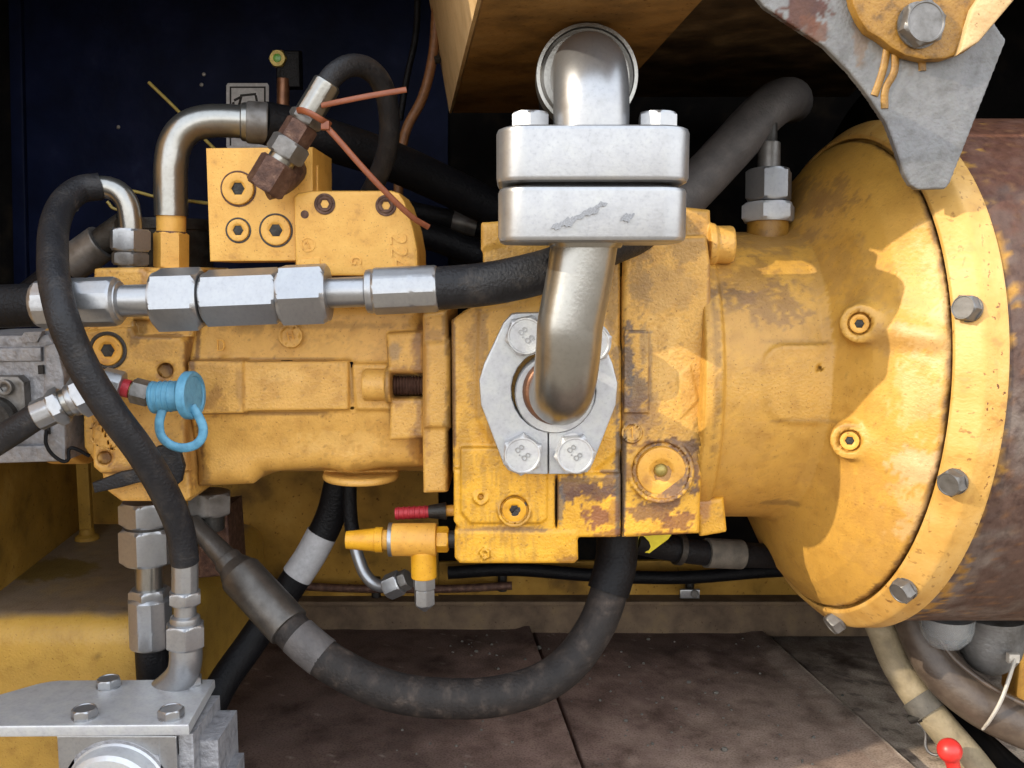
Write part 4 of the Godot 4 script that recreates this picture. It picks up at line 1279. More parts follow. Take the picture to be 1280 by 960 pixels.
# ------------------------------------------------------------------ hoses
func hoses() -> void:
	tank_done()
	var g: G
	# 1 left end of the pressure line: hose, ferrule, stem, nut
	thing("pressure_hose", "thick black hose with crimped silver ferrule and hex nut coming in from the left edge", "hydraulic hose", V(40, 380, 190), "pressure hoses either side of the union")
	part("hose", tube_of(pxs([[-60, 384, 188], [0, 383, 190], [56, 380.5, 190]]), 22.5), M.black_rubber)
	run(V(46, 380, 190), V(257, 373, 190), 211, [["ferrule", "ferr", 0, 104, 31, M.zinc], ["collar", "bead", 92, 108, 26, M.zinc], ["stem", "cyl", 104, 154, 20, M.zinc], ["nut", "nut", 149, 208, 38, M.zinc]])
	# 2 the union between the two hoses
	var u := thing("hose_union", "long silver hexagonal union between the two pressure hose nuts", "pipe union", V(305, 371, 190))
	run(V(254, 373, 190), V(354, 369, 190), 100, [["hex_body", "nut", 2, 97, 34, M.zinc], ["thread", "cyl", 0, 101, 26, M.dull_steel]])
	# 3 right end
	thing("pressure_hose", "black hose with silver nut and crimped ferrule running right and behind the elbow pipe", "hydraulic hose", V(470, 364, 190), "pressure hoses either side of the union")
	run(V(351, 369, 190), V(560, 360, 190), 209, [["nut", "nut", 0, 60, 38, M.zinc], ["stem", "cyl", 58, 112, 19, M.zinc], ["collar", "bead", 106, 120, 28, M.zinc], ["ferrule", "ferr", 114, 198, 30, M.zinc]], 0.1)
	part("hose", tube_of(pxs([[540, 361, 190], [600, 356, 192], [650, 347, 194], [700, 333, 194], [760, 306, 178], [800, 288, 150], [815, 268, 120]]), 22.5), M.rubber)
	# 4 the hose that climbs behind the flange block
	single("dusty_hose", tube_of(pxs([[790, 300, 60], [830, 272, 50], [870, 232, 40], [915, 184, 24], [950, 146, 2], [972, 128, -16], [986, 124, -50], [990, 128, -110]]), 27.0), M.grey_hose, "thick dusty grey hose climbing to the right behind the silver flange block", "hydraulic hose")
	# 5 the small hose that loops down over the left side
	thing("looped_hose", "slim black hose looping down the left side from a bent steel tube", "hydraulic hose", V(231, 800, 150))
	part("hose", tube_of(pxs([[126, 233, 62], [98, 238, 74], [74, 264, 108], [66, 318, 180], [75, 385, 240], [100, 450, 240], [137, 512, 228], [176, 565, 208], [207, 618, 182], [225, 662, 160], [231, 702, 150]]), 15.6, 22), M.rubber)
	part("bent_tube", tube_of(pxs([[163, 300, 60], [163, 276, 60], [158, 252, 60], [143, 237, 60], [116, 233, 62]]), 13.0), M.steel)
	run(V(163, 332, 60), V(163, 288, 60), 44, [["nut", "nut", 18, 46, 24, M.zinc], ["nut", "nut", 0, 17, 22, M.dull_steel], ["stem", "cyl", -6, 20, 14, M.dull_steel]], 0.0)
	run(V(231, 692, 150), V(232, 845, 150), 153, [["ferrule", "ferr", 0, 48, 15.5, M.zinc], ["nut", "nut", 46, 62, 19, M.zinc], ["stem", "cyl", 60, 82, 13, M.zinc], ["collar", "bead", 76, 90, 18, M.zinc], ["nut", "nut", 86, 116, 23, M.zinc], ["elbow_top", "cyl", 112, 128, 19, M.zinc]], 0.2)
	part("elbow", tube_of(pxs([[232, 806, 150], [232, 826, 150], [228, 842, 146], [214, 858, 138], [196, 872, 130]]), 18.0), M.zinc)
	# 6 the big return hose below
	thing("return_hose", "thick dusty black hose sagging in a wide curve below the pump", "hydraulic hose", V(560, 900, 140))
	run(V(240, 652, 36), V(362, 785, 112), 180, [["stem", "cone", 0, 72, 14, M.gunmetal, 10], ["stem_ring", "cyl", 66, 80, 16.5, M.gunmetal], ["shoulder", "cone", 78, 92, 24, M.gunmetal, 18], ["ferrule", "cyl", 90, 180, 25, M.gunmetal]])
	part("hose", tube_of(pxs([[346, 768, 104], [380, 803, 120], [425, 836, 135], [490, 864, 148], [560, 873, 150], [632, 868, 144], [698, 841, 124], [742, 788, 100], [764, 730, 82], [771, 690, 70], [772, 660, 66]]), 22.5, 26), M.dusty_rubber)
	part("end_cuff", tube_of(pxs([[760, 740, 85], [768, 712, 78], [771, 692, 71], [772, 668, 66]]), 25.0, 26), M.black_rubber)
	g = tube_of(pxs([[372, 795, 117], [390, 811, 124], [404, 822, 128]]), 23.3, 26)
	part("worn_print", g, M.grey_hose)
	# 7 hose with the white band
	thing("drain_hose", "black hose with a white paper band hanging down from under the pump barrel", "hydraulic hose", V(330, 860, -40))
	part("hose", tube_of(pxs([[428, 575, -60], [423, 606, -64], [412, 648, -66], [388, 694, -60], [354, 746, -52], [312, 806, -34], [274, 862, 0], [246, 930, 50]]), 20.0), M.black_rubber)
	part("paper_band", tube_of(pxs([[402, 668, -64], [388, 694, -60], [371, 720, -56]]), 20.8, 24), M.paper_label)
	# 8 thin hose
	thing("thin_hose", "thin black hose ending in a bent bright tube and nut beside the drain cock", "hydraulic hose", V(460, 730, -20))
	part("hose", tube_of(pxs([[438, 580, -40], [437, 620, -38], [439, 655, -34], [445, 684, -26]]), 9.4, 16), M.black_rubber)
	part("bent_tube", tube_of(pxs([[443, 678, -28], [449, 700, -20], [458, 720, -12], [473, 732, -4], [492, 731, 4]]), 8.0, 16, 5.0), M.zinc)
	run(V(484, 735, 0), V(514, 722, 10), 33, [["nut", "nut", 0, 20, 13.5, M.zinc], ["nut", "nut", 20, 30, 11, M.dull_steel]])
	# 9 upper elbow and its hose
	thing("suction_hose", "bright bent steel elbow and black hose running to the right behind the control block", "hydraulic hose", V(214, 262, 30))
	part("steel_elbow", tube_of(pxs([[214, 270, 30], [213.5, 232, 30], [214, 204, 30], [219, 180, 28], [232, 162, 25], [252, 153, 20], [280, 151, 14], [312, 153, 8]]), 19.5, 26, 5.0), M.steel)
	run(V(300, 152, 10), V(340, 155, 2), 40, [["collar", "bead", 0, 16, 25, M.steel], ["collar", "cyl", 8, 36, 27, M.dull_steel]])
	part("hose", tube_of(pxs([[330, 154, 4], [370, 162, -16], [420, 178, -40], [480, 198, -80], [545, 226, -130], [620, 262, -180], [700, 300, -220]]), 26.0), M.black_rubber)
	# 10 arch over the control block
	thing("pilot_hose", "slim black hose arching over from the rusty angled fitting on the control block", "hydraulic hose", V(370, 190, 160))
	part("hose", tube_of(pxs([[404, 112, 164], [418, 93, 158], [438, 82, 148], [460, 86, 132], [477, 105, 114], [486, 140, 94], [485, 182, 72], [472, 222, 46], [455, 255, 10]]), 11.8, 18, 6.0), M.rubber)
	run(V(330, 236, 168), V(412, 100, 164), 159, [["elbow_hex", "nut", -2, 40, 24, M.rust_steel], ["silver_collar", "cyl", 34, 50, 17, M.steel], ["nut", "nut", 46, 70, 24, M.dull_steel], ["dark_nut", "nut", 68, 96, 20, M.rust_steel], ["washer", "nut", 96, 108, 21, M.dull_steel], ["ferrule", "ferr", 106, 156, 18, M.steel]], 0.5)
	part("elbow_body", tube_of(pxs([[332, 232, 166], [346, 228, 160], [358, 220, 145], [366, 212, 120]]), 15.5, 18, 4.0), M.rust_steel)
	# 11 lower-left small hose to the test tee
	thing("test_hose", "slim black hose with silver hex fittings crossing the front of the gear pump", "hydraulic hose", V(20, 540, 188))
	part("hose", tube_of(pxs([[-50, 582, 186], [-10, 556, 188], [20, 537, 190], [50, 517, 190]]), 14.5), M.rubber)
	run(V(44, 521, 190), V(132, 482, 176), 96, [["ferrule", "ferr", 0, 34, 20, M.zinc], ["nut", "nut", 24, 40, 24, M.zinc], ["sleeve", "cyl", 38, 52, 19, M.steel], ["collar", "bead", 46, 58, 22, M.zinc], ["nut", "nut", 56, 78, 27, M.zinc], ["stem", "cyl", 74, 98, 16, M.dull_steel]], 0.3)
	# 12 dark hoses deep in the bay
	single("rear_hose", tube_of(pxs([[485, 286, -200], [540, 296, -210], [600, 318, -220], [680, 330, -230]]), 20), M.black_rubber, "black hose deep in the bay just right of the control block cover", "hydraulic hose")
	thing("rear_hose", "black hose with a shiny grey band, upper of the pair deep in the bay", "hydraulic hose", V(560, 276, -230))
	part("hose", tube_of(pxs([[480, 258, -240], [540, 270, -240], [600, 284, -240], [680, 296, -240]]), 15), M.black_rubber)
	part("band", tube_of(pxs([[566, 276, -240], [596, 283, -240]]), 15.7), M.dull_steel)
	single("ochre_cable", tube_of(pxs([[548, -40, -300], [545, 20, -300], [541, 70, -300], [528, 122, -300], [508, 162, -300], [500, 205, -300], [497, 268, -300]]), 7.5, 14), M.ochre_cable, "ochre brown cable hanging beside the tan skirt in front of the navy panel", "cable")
	single("thin_black_cable", tube_of(pxs([[522, -40, -330], [520, 40, -330], [508, 100, -330], [500, 150, -330]]), 5, 12), M.black_rubber, "thin black cable hanging left of the ochre cable", "cable")
	thing("sleeved_hose", "dull steel hose end pointing up to the right behind the looped hose", "hydraulic hose", V(100, 330, -40))
	run(V(78, 338, -50), V(160, 280, -40), 100, [["ferrule", "cyl", 12, 62, 22, M.dull_steel], ["shoulder", "cyl", 60, 98, 17, M.dark_steel]])
	part("hose", tube_of(pxs([[30, 375, -60], [60, 352, -52], [98, 324, -46]]), 19), M.black_rubber)
	# 13 hose under the adapter at the right
	thing("sleeved_hose", "black hose with a dusty grey sleeve running behind the foot of the bell housing", "hydraulic hose", V(880, 690, 0))
	part("hose", tube_of(pxs([[792, 676, 30], [830, 684, 14], [880, 691, 0], [940, 694, -20], [1010, 696, -60]]), 16), M.black_rubber)
	part("sleeve", tube_of(pxs([[882, 691, 0], [926, 693, -14]]), 19), M.grey_sleeve)
	part("clamp", tube_of(pxs([[845, 686, 10], [852, 687, 8]]), 20), M.dark_steel)
	# 14 lower right
	thing("tan_hose", "dusty tan hose with a dark clamp running down to the right on the floor", "hose", H(1160, 900, FLOOR_Y))
	part("hose", tube_of(pxs([[1082, 740, -90], [1104, 790, -70], [1122, 832, -50], [1148, 872, -26], [1180, 912, 0], [1214, 952, 26], [1250, 1000, 50]]), 20.5, 22), M.tan_hose)
	part("clamp", tube_of(pxs([[1147, 871, -27], [1163, 892, -13]]), 23.5, 22, 4.0), M.grey_sleeve)
	part("clamp_screw", tube_of(pxs([[1138, 899, -16], [1152, 896, -4]]), 6, 10, 4.0), M.dark_steel)
	part("clamp_wire", tube_of(pxs([[1142, 900, -10], [1156, 914, -6], [1158, 936, 0], [1170, 944, 8], [1180, 938, 14]]), 2.0, 8, 4.0), M.dull_steel)
	thing("ribbed_hose", "thick bronze brown hose curving right across the lower right corner", "hose", V(1220, 900, 20))
	part("hose", tube_of(pxs([[1138, 745, -60], [1152, 792, -34], [1176, 836, -10], [1212, 870, 12], [1256, 896, 30], [1320, 922, 46]]), 29, 26), M.bronze_hose)
	part("moulded_seam", tube_of(pxs([[1164, 778, -10], [1188, 818, 14], [1224, 849, 36], [1266, 874, 54], [1324, 898, 68]]), 3.0, 8), M.bronze_hose)
	single("low_dark_hose", tube_of(pxs([[1118, 770, -110], [1146, 832, -84], [1190, 896, -46], [1240, 944, -14], [1300, 996, 20]]), 20), M.dark_wall, "near black hose lying between the tan hose and the bronze hose", "hose")

# ------------------------------------------------------------------ pipes, blocks and fittings
func fittings() -> void:
	var g: G
	# ---- clamp plate on the pump: two halves round the flange head of the pipe
	thing("flange_clamp", "silver split flange clamp with large hex bolts fixed to the front of the pump", "flange clamp", V(688, 594, 165))
	var zf := 178.0
	var out_l := [[684.4, 390.5], [645, 391.5], [639, 393], [629, 404], [605, 455], [599, 475], [601, 506], [629, 580], [635, 588], [647, 593], [684.9, 593]]
	var out_r := [[685.9, 593], [726, 593], [737, 588], [742, 578], [770, 506], [772, 479], [766, 455], [748, 412], [738, 396], [726, 390.5], [685.4, 390.5]]
	var cx := 692.0
	var cy := 488.0
	var pl := out_l.duplicate()
	for i in 13:
		var th := PI / 2 + 0.135 + (PI - 0.14) * i / 12.0
		pl.append([cx + 53 * cos(th), cy + 53 * sin(th)])
	var pr := out_r.duplicate()
	for i in 13:
		var th := -PI / 2 - 0.118 + (PI + 0.232) * i / 12.0
		pr.append([cx + 53 * cos(th), cy + 53 * sin(th)])
	for q in [pl, pr]:
		g = G.new()
		g.prism(poly(q, zf), 150, zf, 2.0)
		part("clamp_half", g, M.bright_zinc)
	for q in [[657, 419, 0.2], [653, 566, 0.45], [718, 566, 0.1], [738, 428, 0.3]]:
		var b := put("bolt", bolt_mesh(19.6, 15.0), M.bright_zinc, Transform3D(Basis(Vector3(0, 0, 1), q[2]), V(q[0], q[1], zf)))
		var mk := V(q[0], q[1], zf + 14.2)
		mark("8.8", 10, mk, -0.9, M.zinc, cur, "bolt_mark", 1.8)

	# ---- the pipe that leaves the clamp and turns upwards
	thing("elbow_pipe", "bright steel pipe bending upwards from the flange clamp to the flange blocks", "steel pipe", V(692, 488, 180))
	g = G.new()
	g.rings(Transform3D(Basis(), V(692, 488, 150)), [[42.6, 0], [42.6, 30], [41, 32.5], [34, 32.5]], 0, 0, 48)
	part("flange_head", g, M.bright_zinc)
	g = G.new()
	g.rings(Transform3D(Basis(), V(695, 488, 176)), [[36, 0], [36, 8], [33, 13], [30, 15]], 0, 0, 40)
	part("weld_collar", g, M.copper)
	g = G.new()
	var wp := PackedVector3Array()
	var wr := PackedFloat32Array()
	for i in 73:
		var th := TAU * i / 72.0
		wp.append(V(697, 488, 180) + Vector3(cos(th), sin(th), 0) * 32.5)
		wr.append(3.4 + 0.7 * sin(i * 2.1))
	g.tube(wp, wr, 10, 1.0, false)
	part("weld_bead", g, M.rust_steel)
	var p0 := V(697, 488, 178)
	var p1 := V(732, 306, 286)
	var rad := 31.0
	# arc from +z to up
	var pts := []
	var bend := 74.0
	var x0 := p0.x
	var zc := 286.0 - bend
	pts.append(Vector3(x0, p0.y, 172))
	pts.append(Vector3(x0, p0.y, zc - 10))
	for i in 11:
		var th := PI / 2 * i / 10.0
		pts.append(Vector3(x0 + 6.0 * i / 10.0, p0.y + bend * (1 - cos(th)), zc + bend * sin(th)))
	pts.append(Vector3(lerpf(x0 + 6, p1.x, 0.5), lerpf(p0.y + bend, p1.y, 0.5), 286))
	pts.append(p1 + Vector3(0, 8, 0))
	part("bent_pipe", tube_of(pts, rad, 40, 5.0), M.steel)

	# ---- the two flange blocks on top of it
	var zb := 346.0
	var yb := V(738, 302, zb).y
	var ym := V(738, 229, zb).y
	var yt := V(738, 155, zb).y
	var xl := V(621, 230, 300).x
	var xr := V(856, 230, 300).x
	var xm := (xl + xr) / 2
	var hw := (xr - xl) / 2
	var plan := func(w: float, d: float, rr: float) -> PackedVector2Array:
		var o := PackedVector2Array()
		for k in 4:
			var c := Vector2((w - rr) * (1 if k in [0, 3] else -1), (d - rr) * (1 if k in [0, 1] else -1))
			for i in 7: o.append(c + Vector2.from_angle(PI / 2 * k + PI / 2 * i / 6.0) * rr)
		# a front that bows out a little
		for i in o.size():
			if o[i].y < 0: o[i].y -= 7.0 * (1.0 - pow(o[i].x / w, 2))
		return o
	var up := Transform3D(Basis(Vector3(1, 0, 0), Vector3(0, 0, -1), Vector3(0, 1, 0)), Vector3(xm, 0, 284))
	thing("lower_flange_block", "silver flange block on the bent pipe, lower of the stacked pair, dark scrapes", "flange block", Vector3(xm, yb, 284), "stacked flange blocks")
	g = G.new()
	g.prism(plan.call(hw - 1.5, 58.0, 26.0), yb, ym - 1.6, 5.0, up, true)
	part("block_body", g, M.zinc)
	g = G.new()
	g.prism(plan.call(hw - 16, 48.0, 22.0), ym - 3.0, ym + 3.0, 0.5, up)
	part("gasket", g, M.black_rubber)
	g = G.new()
	g.rings(Transform3D(Basis(Vector3.RIGHT, -PI / 2), Vector3(p1.x, yb - 4, 286)), [[33, 0], [34.5, 3], [34.5, 8]], 0, 0, 40)
	part("pipe_seat", g, M.steel)
	# dark scrapes across its bowed front
	for q in [[716, 272, 748, 262, 3.0], [700, 281, 722, 273, 4.0], [734, 263, 758, 254, 2.4], [688, 285, 706, 279, 3.0], [775, 274, 792, 270, 3.4]]:
		g = G.new()
		var strip := []
		for i in 9:
			var t := i / 8.0
			var w := V(lerpf(q[0], q[2], t), lerpf(q[1], q[3], t) + 1.5 * sin(t * 9.0 + q[0]), zb)
			var zz: float = 284 + 58 + 7.0 * (1.0 - pow((w.x - xm) / hw, 2))
			var hgt: float = q[4] * (0.3 + sin(PI * t) * (0.7 + 0.3 * sin(t * 23.0)))
			strip.append(PackedVector3Array([Vector3(w.x, w.y - hgt, zz - 0.5), Vector3(w.x, w.y - hgt, zz + 0.25), Vector3(w.x + 1, w.y + hgt, zz + 0.25), Vector3(w.x + 1, w.y + hgt, zz - 0.5)]))
		g.rows(strip)
		part("scrape", g, M.scrape_dark)
	thing("upper_flange_block", "silver flange block with hex bolt heads on top, upper of the stacked pair", "flange block", Vector3(xm, ym, 284), "stacked flange blocks")
	g = G.new()
	g.prism(plan.call(hw, 60.0, 27.0), ym + 1.6, yt, 5.0, up, true)
	part("block_body", g, M.zinc)
	for q in [[663, 284.0], [822, 284.0]]:
		var c := Vector3(V(q[0], 150, 284).x, yt, 284)
		g = G.new()
		g.rings(Transform3D(Basis(Vector3.RIGHT, -PI / 2), c), [[20.5, 0], [20.5, 3]], 0, 0, 32)
		part("washer", g, M.zinc)
		put("bolt", bolt_mesh(16.5, 17.0, false), M.zinc, Transform3D(Basis(Vector3.RIGHT, -PI / 2) * Basis(Vector3(0, 0, 1), 0.5), c + Vector3(0, 2.5, 0)))
	# ---- the upper elbow turning away to the back
	thing("upper_elbow", "fat bright steel elbow with a round collar standing on top of the flange blocks", "pipe elbow", Vector3(xm, yt, 284))
	pts = []
	var xe := V(739, 150, 284).x
	var r2 := 35.0
	var bend2 := 46.0
	var yc := V(740, 88, 240).y - bend2
	pts.append(Vector3(xe, yt - 6, 284))
	for i in 10:
		var th := PI / 2 * i / 9.0
		pts.append(Vector3(xe, yc + bend2 * sin(th), 284 - bend2 * (1 - cos(th))))
	pts.append(Vector3(xe, yc + bend2, 200))
	part("elbow_pipe", tube_of(pts, r2, 40, 4.0), M.zinc)
	g = G.new()
	g.rings(ax(Vector3(xe + 1.5, yc + bend2 + 1, 206), Vector3(0, 0, 1)), [[50, -26], [51, -22], [51, 3], [50.4, 6], [47, 6], [46, 2], [43, 1], [43, -2], [34, -2]], 0, 0, 56)
	part("collar", g, M.steel)
	part("tail_hose", tube_of([Vector3(xe + 1.5, yc + bend2, 190), Vector3(xe + 2, yc + bend2 - 2, 100), Vector3(xe + 10, yc + bend2 - 8, 0), Vector3(xe + 30, yc + bend2 - 30, -160)], 46.0, 32), M.black_rubber)

	# ---- control block with its cover
	var cb := thing("control_block", "square yellow control valve block with flush hex socket plugs, on top of the pump barrel", "valve block", V(322, 327, 100))
	g = G.new()
	g.prism(poly([[257, 185], [391, 183.5], [391, 326], [262, 327]], 120), 10, 120, 2.0)
	var body := part("block_body", g, M.yellow_block)
	for q in [[298, 236, 17.5, 6.5, 2.0], [298, 288, 12.0, 5.2, 0.8], [345, 288, 16.5, 6.5, 0.9]]:
		plug(q[2], q[4] + 2.2, q[3], q[4] + 2.0, M.yellow_block, V(q[0], q[1], 120), body)
		put("plug_ring", ring_mesh(q[2] + 0.3, q[2] + 2.2, 0.7), M.rust_steel if q[4] > 1.0 else M.grease, Transform3D(Basis(), V(q[0], q[1], 120)), body)
	thing("control_cover", "yellow cast cover with sloping right side and two rusty screws beside the control block", "cover", V(445, 340, 130))
	g = G.new()
	g.prism(poly([[366, 246], [372, 241], [390, 238], [489, 238], [499, 241], [506, 252], [517, 285], [522, 312], [523, 345], [369, 345]], 138), 40, 138, 4.0)
	var cover := part("cover_plate", g, M.yellow_block)
	for q in [[406, 255], [482.5, 257]]:
		put("screw_well", ring_mesh(8.4, 11.4, 1.4), M.rust_steel, Transform3D(Basis(), V(q[0], q[1], 138)), cover)
		put("cap_screw", socket_mesh(8.2, 2.2, 4.4, 2.0), M.rust_steel, Transform3D(Basis(), V(q[0], q[1], 138)), cover)
	mark("224", 18, V(498, 315, 138.4), -PI / 2 + 0.05, M.yellow_block, cover)
	mark("G", 11, V(445, 326, 138.4), -PI / 2, M.yellow_block, cover)
	put("round_mark", ring_mesh(6.5, 8.0, 0.9), M.yellow_block, Transform3D(Basis(), V(385, 306, 138)), cover)
	mark("1", 9, V(385, 306, 138.4), 0.4, M.yellow_block, cover)
	g = G.new()
	g.prism(poly([[376, 324], [400, 322], [400, 331], [376, 332]], 139), 137, 139.4, 0.6)
	part("name_boss", g, M.yellow_block, cover)
	g = G.new()
	g.rings(Transform3D(Basis(), V(381, 268, 138)), [[4.5, -1], [4.5, 0.4], [3, 0.5], [0, 0.6]], 0, 0, 16)
	part("paint_chip", g, M.rust_steel, cover)
	g = G.new()
	g.prism(poly([[384, 200], [398, 206], [398, 240], [384, 242]], 100), 20, 100, 4)
	single("valve_cartridge", g, M.yellow_block, "small yellow cast lug half hidden between the control block and its cover", "lug")

	# ---- yellow port socket below the steel elbow
	thing("port_socket", "yellow painted pipe socket under the steel elbow, chipped at its foot", "pipe fitting", V(214, 333, 30))
	run(V(214, 336, 30), V(214, 256, 30), 80, [["foot_nut", "nut", 0, 46, 20, M.yellow_block], ["socket", "cyl", 44, 80, 18, M.yellow_block], ["rust_ring", "cyl", 38, 47, 18.5, M.rust_steel]])
	single("round_housing", can(V(208, 336, -50), 58, 62), M.dark_steel, "dark grey round housing behind the yellow port socket", "housing")

	# ---- gear pump at the left
	thing("gear_pump", "grey cast aluminium gear pump at the left edge beside the yellow end cap", "gear pump", V(20, 578, 60))
	g = G.new()
	g.prism(poly([[-70, 420], [60, 417], [74, 440], [76, 578], [-70, 581]], 104), -40, 104, 6)
	var gb := part("pump_body", g, M.aluminium)
	g = G.new()
	g.prism(poly([[-70, 436], [50, 434], [50, 452], [-70, 454]], 112), 80, 110, 3)
	part("top_rib", g, M.aluminium, gb)
	g = G.new()
	g.prism(poly([[-70, 560], [78, 556], [80, 577], [-70, 582]], 112), 60, 111, 3)
	part("bottom_rib", g, M.aluminium, gb)
	g = G.new()
	g.prism(poly([[54, 432], [70, 428], [80, 470], [82, 576], [58, 578], [52, 520]], 112), 20, 112, 4)
	part("end_flange", g, M.aluminium, gb)
	g = G.new()
	g.prism(poly([[25, 423], [30, 415], [53, 414], [46, 428], [27, 429]], 108), 100, 108, 1)
	part("name_plate", g, M.aluminium, gb)
	g = G.new()
	g.prism(poly([[-60, 470], [22, 470], [30, 478], [32, 510], [24, 550], [-60, 556]], 118), 90, 118, 4)
	part("port_cover", g, M.dull_steel, gb)
	g = G.new()
	g.rings(Transform3D(Basis(), V(-4, 524, 118)), [[26, 0], [26, 10], [22, 15], [0, 17]], 0, 0, 36)
	part("port_boss", g, M.dark_steel, gb)
	put("cap_screw", socket_mesh(9.0, 6.0, 4.2, 4.0), M.dull_steel, Transform3D(Basis(), V(8, 484, 118)), gb)
	for q in [[52, 462], [60, 537]]:
		g = G.new()
		g.box(V(q[0], q[1], 112), Vector3(6, 10, 6), 0.6)
		part("slot", g, M.black_hole, gb)
	single("black_wire", tube_of(pxs([[58, 538, 118], [58, 556, 122], [70, 572, 122], [84, 576, 118], [86, 562, 112], [92, 560, 110], [112, 570, 100]]), 2.2, 8, 4.0), M.black_rubber, "thin black wire looping along the lower edge of the gear pump", "wire")

	# ---- test tee with the blue cap
	thing("test_coupling", "silver knurled test coupling with a pink ring screwed into the end cap", "test coupling", V(150, 490, 150))
	run(V(128, 478, 172), V(192, 494, 166), 66, [["knurled_nut", "ferr", 0, 26, 21, M.zinc], ["pink_ring", "cyl", 25, 36, 12, M.red_dye], ["hex", "nut", 38, 62, 16, M.dull_steel], ["stem", "cyl", 24, 66, 10, M.brass]])
	g = G.new()
	g.cyl(Transform3D(Basis(), V(140, 482, 105)), 17, 66)
	part("tee_leg", g, M.dull_steel)
	thing("dust_cap", "light blue plastic dust cap with a looped retaining strap on the test coupling", "dust cap", V(222, 520, 166))
	run(V(189, 497, 166), V(248, 493, 166), 59, [["cap_sleeve", "cyl", 0, 36, 19, M.blue_plastic], ["sleeve_ring", "bead", 0, 7, 20.5, M.blue_plastic]])
	g = G.new()
	g.rings(ax(V(232, 494, 168), Vector3(1, 0.02, 0.16)), [[24, 0], [26, 2], [26, 9], [24.5, 11], [21, 11], [20, 9.5], [0, 9.5]], 0, 0, 40)
	part("cap_disc", g, M.blue_plastic)
	for i in 4:
		g = G.new()
		g.rings(ax(V(194 + i * 6.5, 496.6 - i * 0.45, 166), Vector3(1, 0.02, 0)), [[15.6, -1.4], [17.2, -0.5], [17.2, 0.5], [15.6, 1.4]], 0, 0, 30)
		part("grip_ridge", g, M.blue_plastic)
	part("strap", tube_of(pxs([[203, 512, 174], [199, 530, 176], [203, 547, 176], [218, 558, 176], [236, 559, 176], [250, 551, 176], [254, 536, 176], [248, 520, 176], [240, 508, 174]]), 5.0, 14, 4.0, 0.6), M.blue_plastic)

	# ---- black rubber cap lying loose
	thing("rubber_cap", "black rubber cap with a tail hanging at the lower corner of the end cap", "rubber cap", V(200, 600, 130))
	g = G.new()
	var cp := [[114, 604], [150, 590], [172, 586], [183, 568], [196, 558], [212, 556], [225, 566], [230, 583], [226, 602], [214, 612], [198, 613], [186, 604], [172, 604], [150, 610], [117, 617]]
	g.prism(poly(cp, 134), 124, 134, 3.0, Transform3D.IDENTITY, true)
	part("cap_body", g, M.rubber)

	# ---- column under the end cap
	thing("supply_hose", "upright pipe column under the end cap: two silver nuts, a ferrule and a black hose", "hydraulic hose", V(188, 860, 50))
	run(V(183, 622, 55), V(190, 830, 55), 208, [["nut", "nut", 4, 33, 30, M.zinc], ["washer", "cyl", 32, 38, 27, M.dark_steel], ["nut", "nut", 36, 80, 31, M.zinc], ["stem", "cyl", 78, 114, 16, M.steel], ["collar", "nut", 112, 126, 23, M.zinc], ["ferrule", "ferr", 122, 186, 26, M.zinc]], 0.55)
	part("hose", tube_of(pxs([[189, 795, 55], [192, 850, 55], [196, 930, 60]]), 20), M.black_rubber)
	thing("side_fitting", "dull steel nut behind the supply hose column, right under the end cap corner", "pipe fitting", V(265, 630, 10))
	run(V(262, 606, 10), V(262, 660, 10), 54, [["nut", "nut", 8, 36, 26, M.dull_steel], ["stem", "cyl", 30, 56, 18, M.dark_steel]])

	# ---- drain cock
	thing("drain_cock", "yellow drain cock with tapered nozzle and silver hex tip under the pump", "drain cock", V(530, 760, 110))
	run(V(433, 675, 110), V(578, 674, 110), 145, [["nozzle", "cone", 0, 45, 15.5, M.yellow_bright, 11.0], ["nozzle_end", "cyl", 36, 46, 15.8, M.yellow_bright], ["neck", "cyl", 45, 66, 12.5, M.yellow_paint], ["body", "cyl", 54, 113, 20.5, M.yellow_paint], ["hex", "nut", 112, 128, 15, M.yellow_bright], ["stem", "cyl", 124, 146, 11, M.dark_steel], ["bare_ring", "cyl", 53, 58, 21.0, M.zinc]])
	run(V(529, 680, 110), V(531, 764, 110), 84, [["outlet", "cyl", 8, 42, 15.5, M.yellow_bright], ["silver_hex", "nut", 40, 56, 13, M.zinc], ["silver_tip", "nut", 55, 76, 12, M.zinc], ["point", "cone", 76, 84, 2.0, M.zinc, 11.0]])
	thing("red_plug", "red ribbed plug with a dark end just above the drain cock", "plug", V(520, 640, 90))
	run(V(494, 642, 90), V(566, 638, 90), 72, [["red_sleeve", "cyl", 0, 44, 7.5, M.red_dye], ["dark_tip", "cone", 42, 64, 11, M.dark_steel, 8.0], ["root", "cyl", 62, 74, 7, M.yellow_paint]])
	for i in 6:
		g = G.new()
		g.rings(ax(V(498 + i * 6.6, 641.7 - i * 0.35, 90), Vector3(1, 0, 0)), [[6.6, -1.6], [7.9, -0.6], [7.9, 0.6], [6.6, 1.6]], 0, 0, 20)
		part("rib", g, M.red_dye)

	# ---- fitting on top of the bell neck
	thing("breather_fitting", "dark square fitting with a silver nut standing on the neck of the bell housing", "pipe fitting", V(960, 274, 60))
	run(V(960, 278, 25), V(962, 140, 15), 138, [["seat", "cyl", -26, 2, 26, M.lug_paint], ["nut", "nut", 0, 24, 32, M.bright_zinc], ["hex_body", "nut", 26, 66, 28, M.zinc], ["stem", "cyl", 64, 100, 14, M.dull_steel], ["upper_stem", "cyl", 96, 140, 10, M.dark_steel]], 0.1)
	single("upper_backplate", back_arc(), M.dark_wall, "dark curved plate edge showing behind the top of the bell housing", "plate")

	valve_bracket()

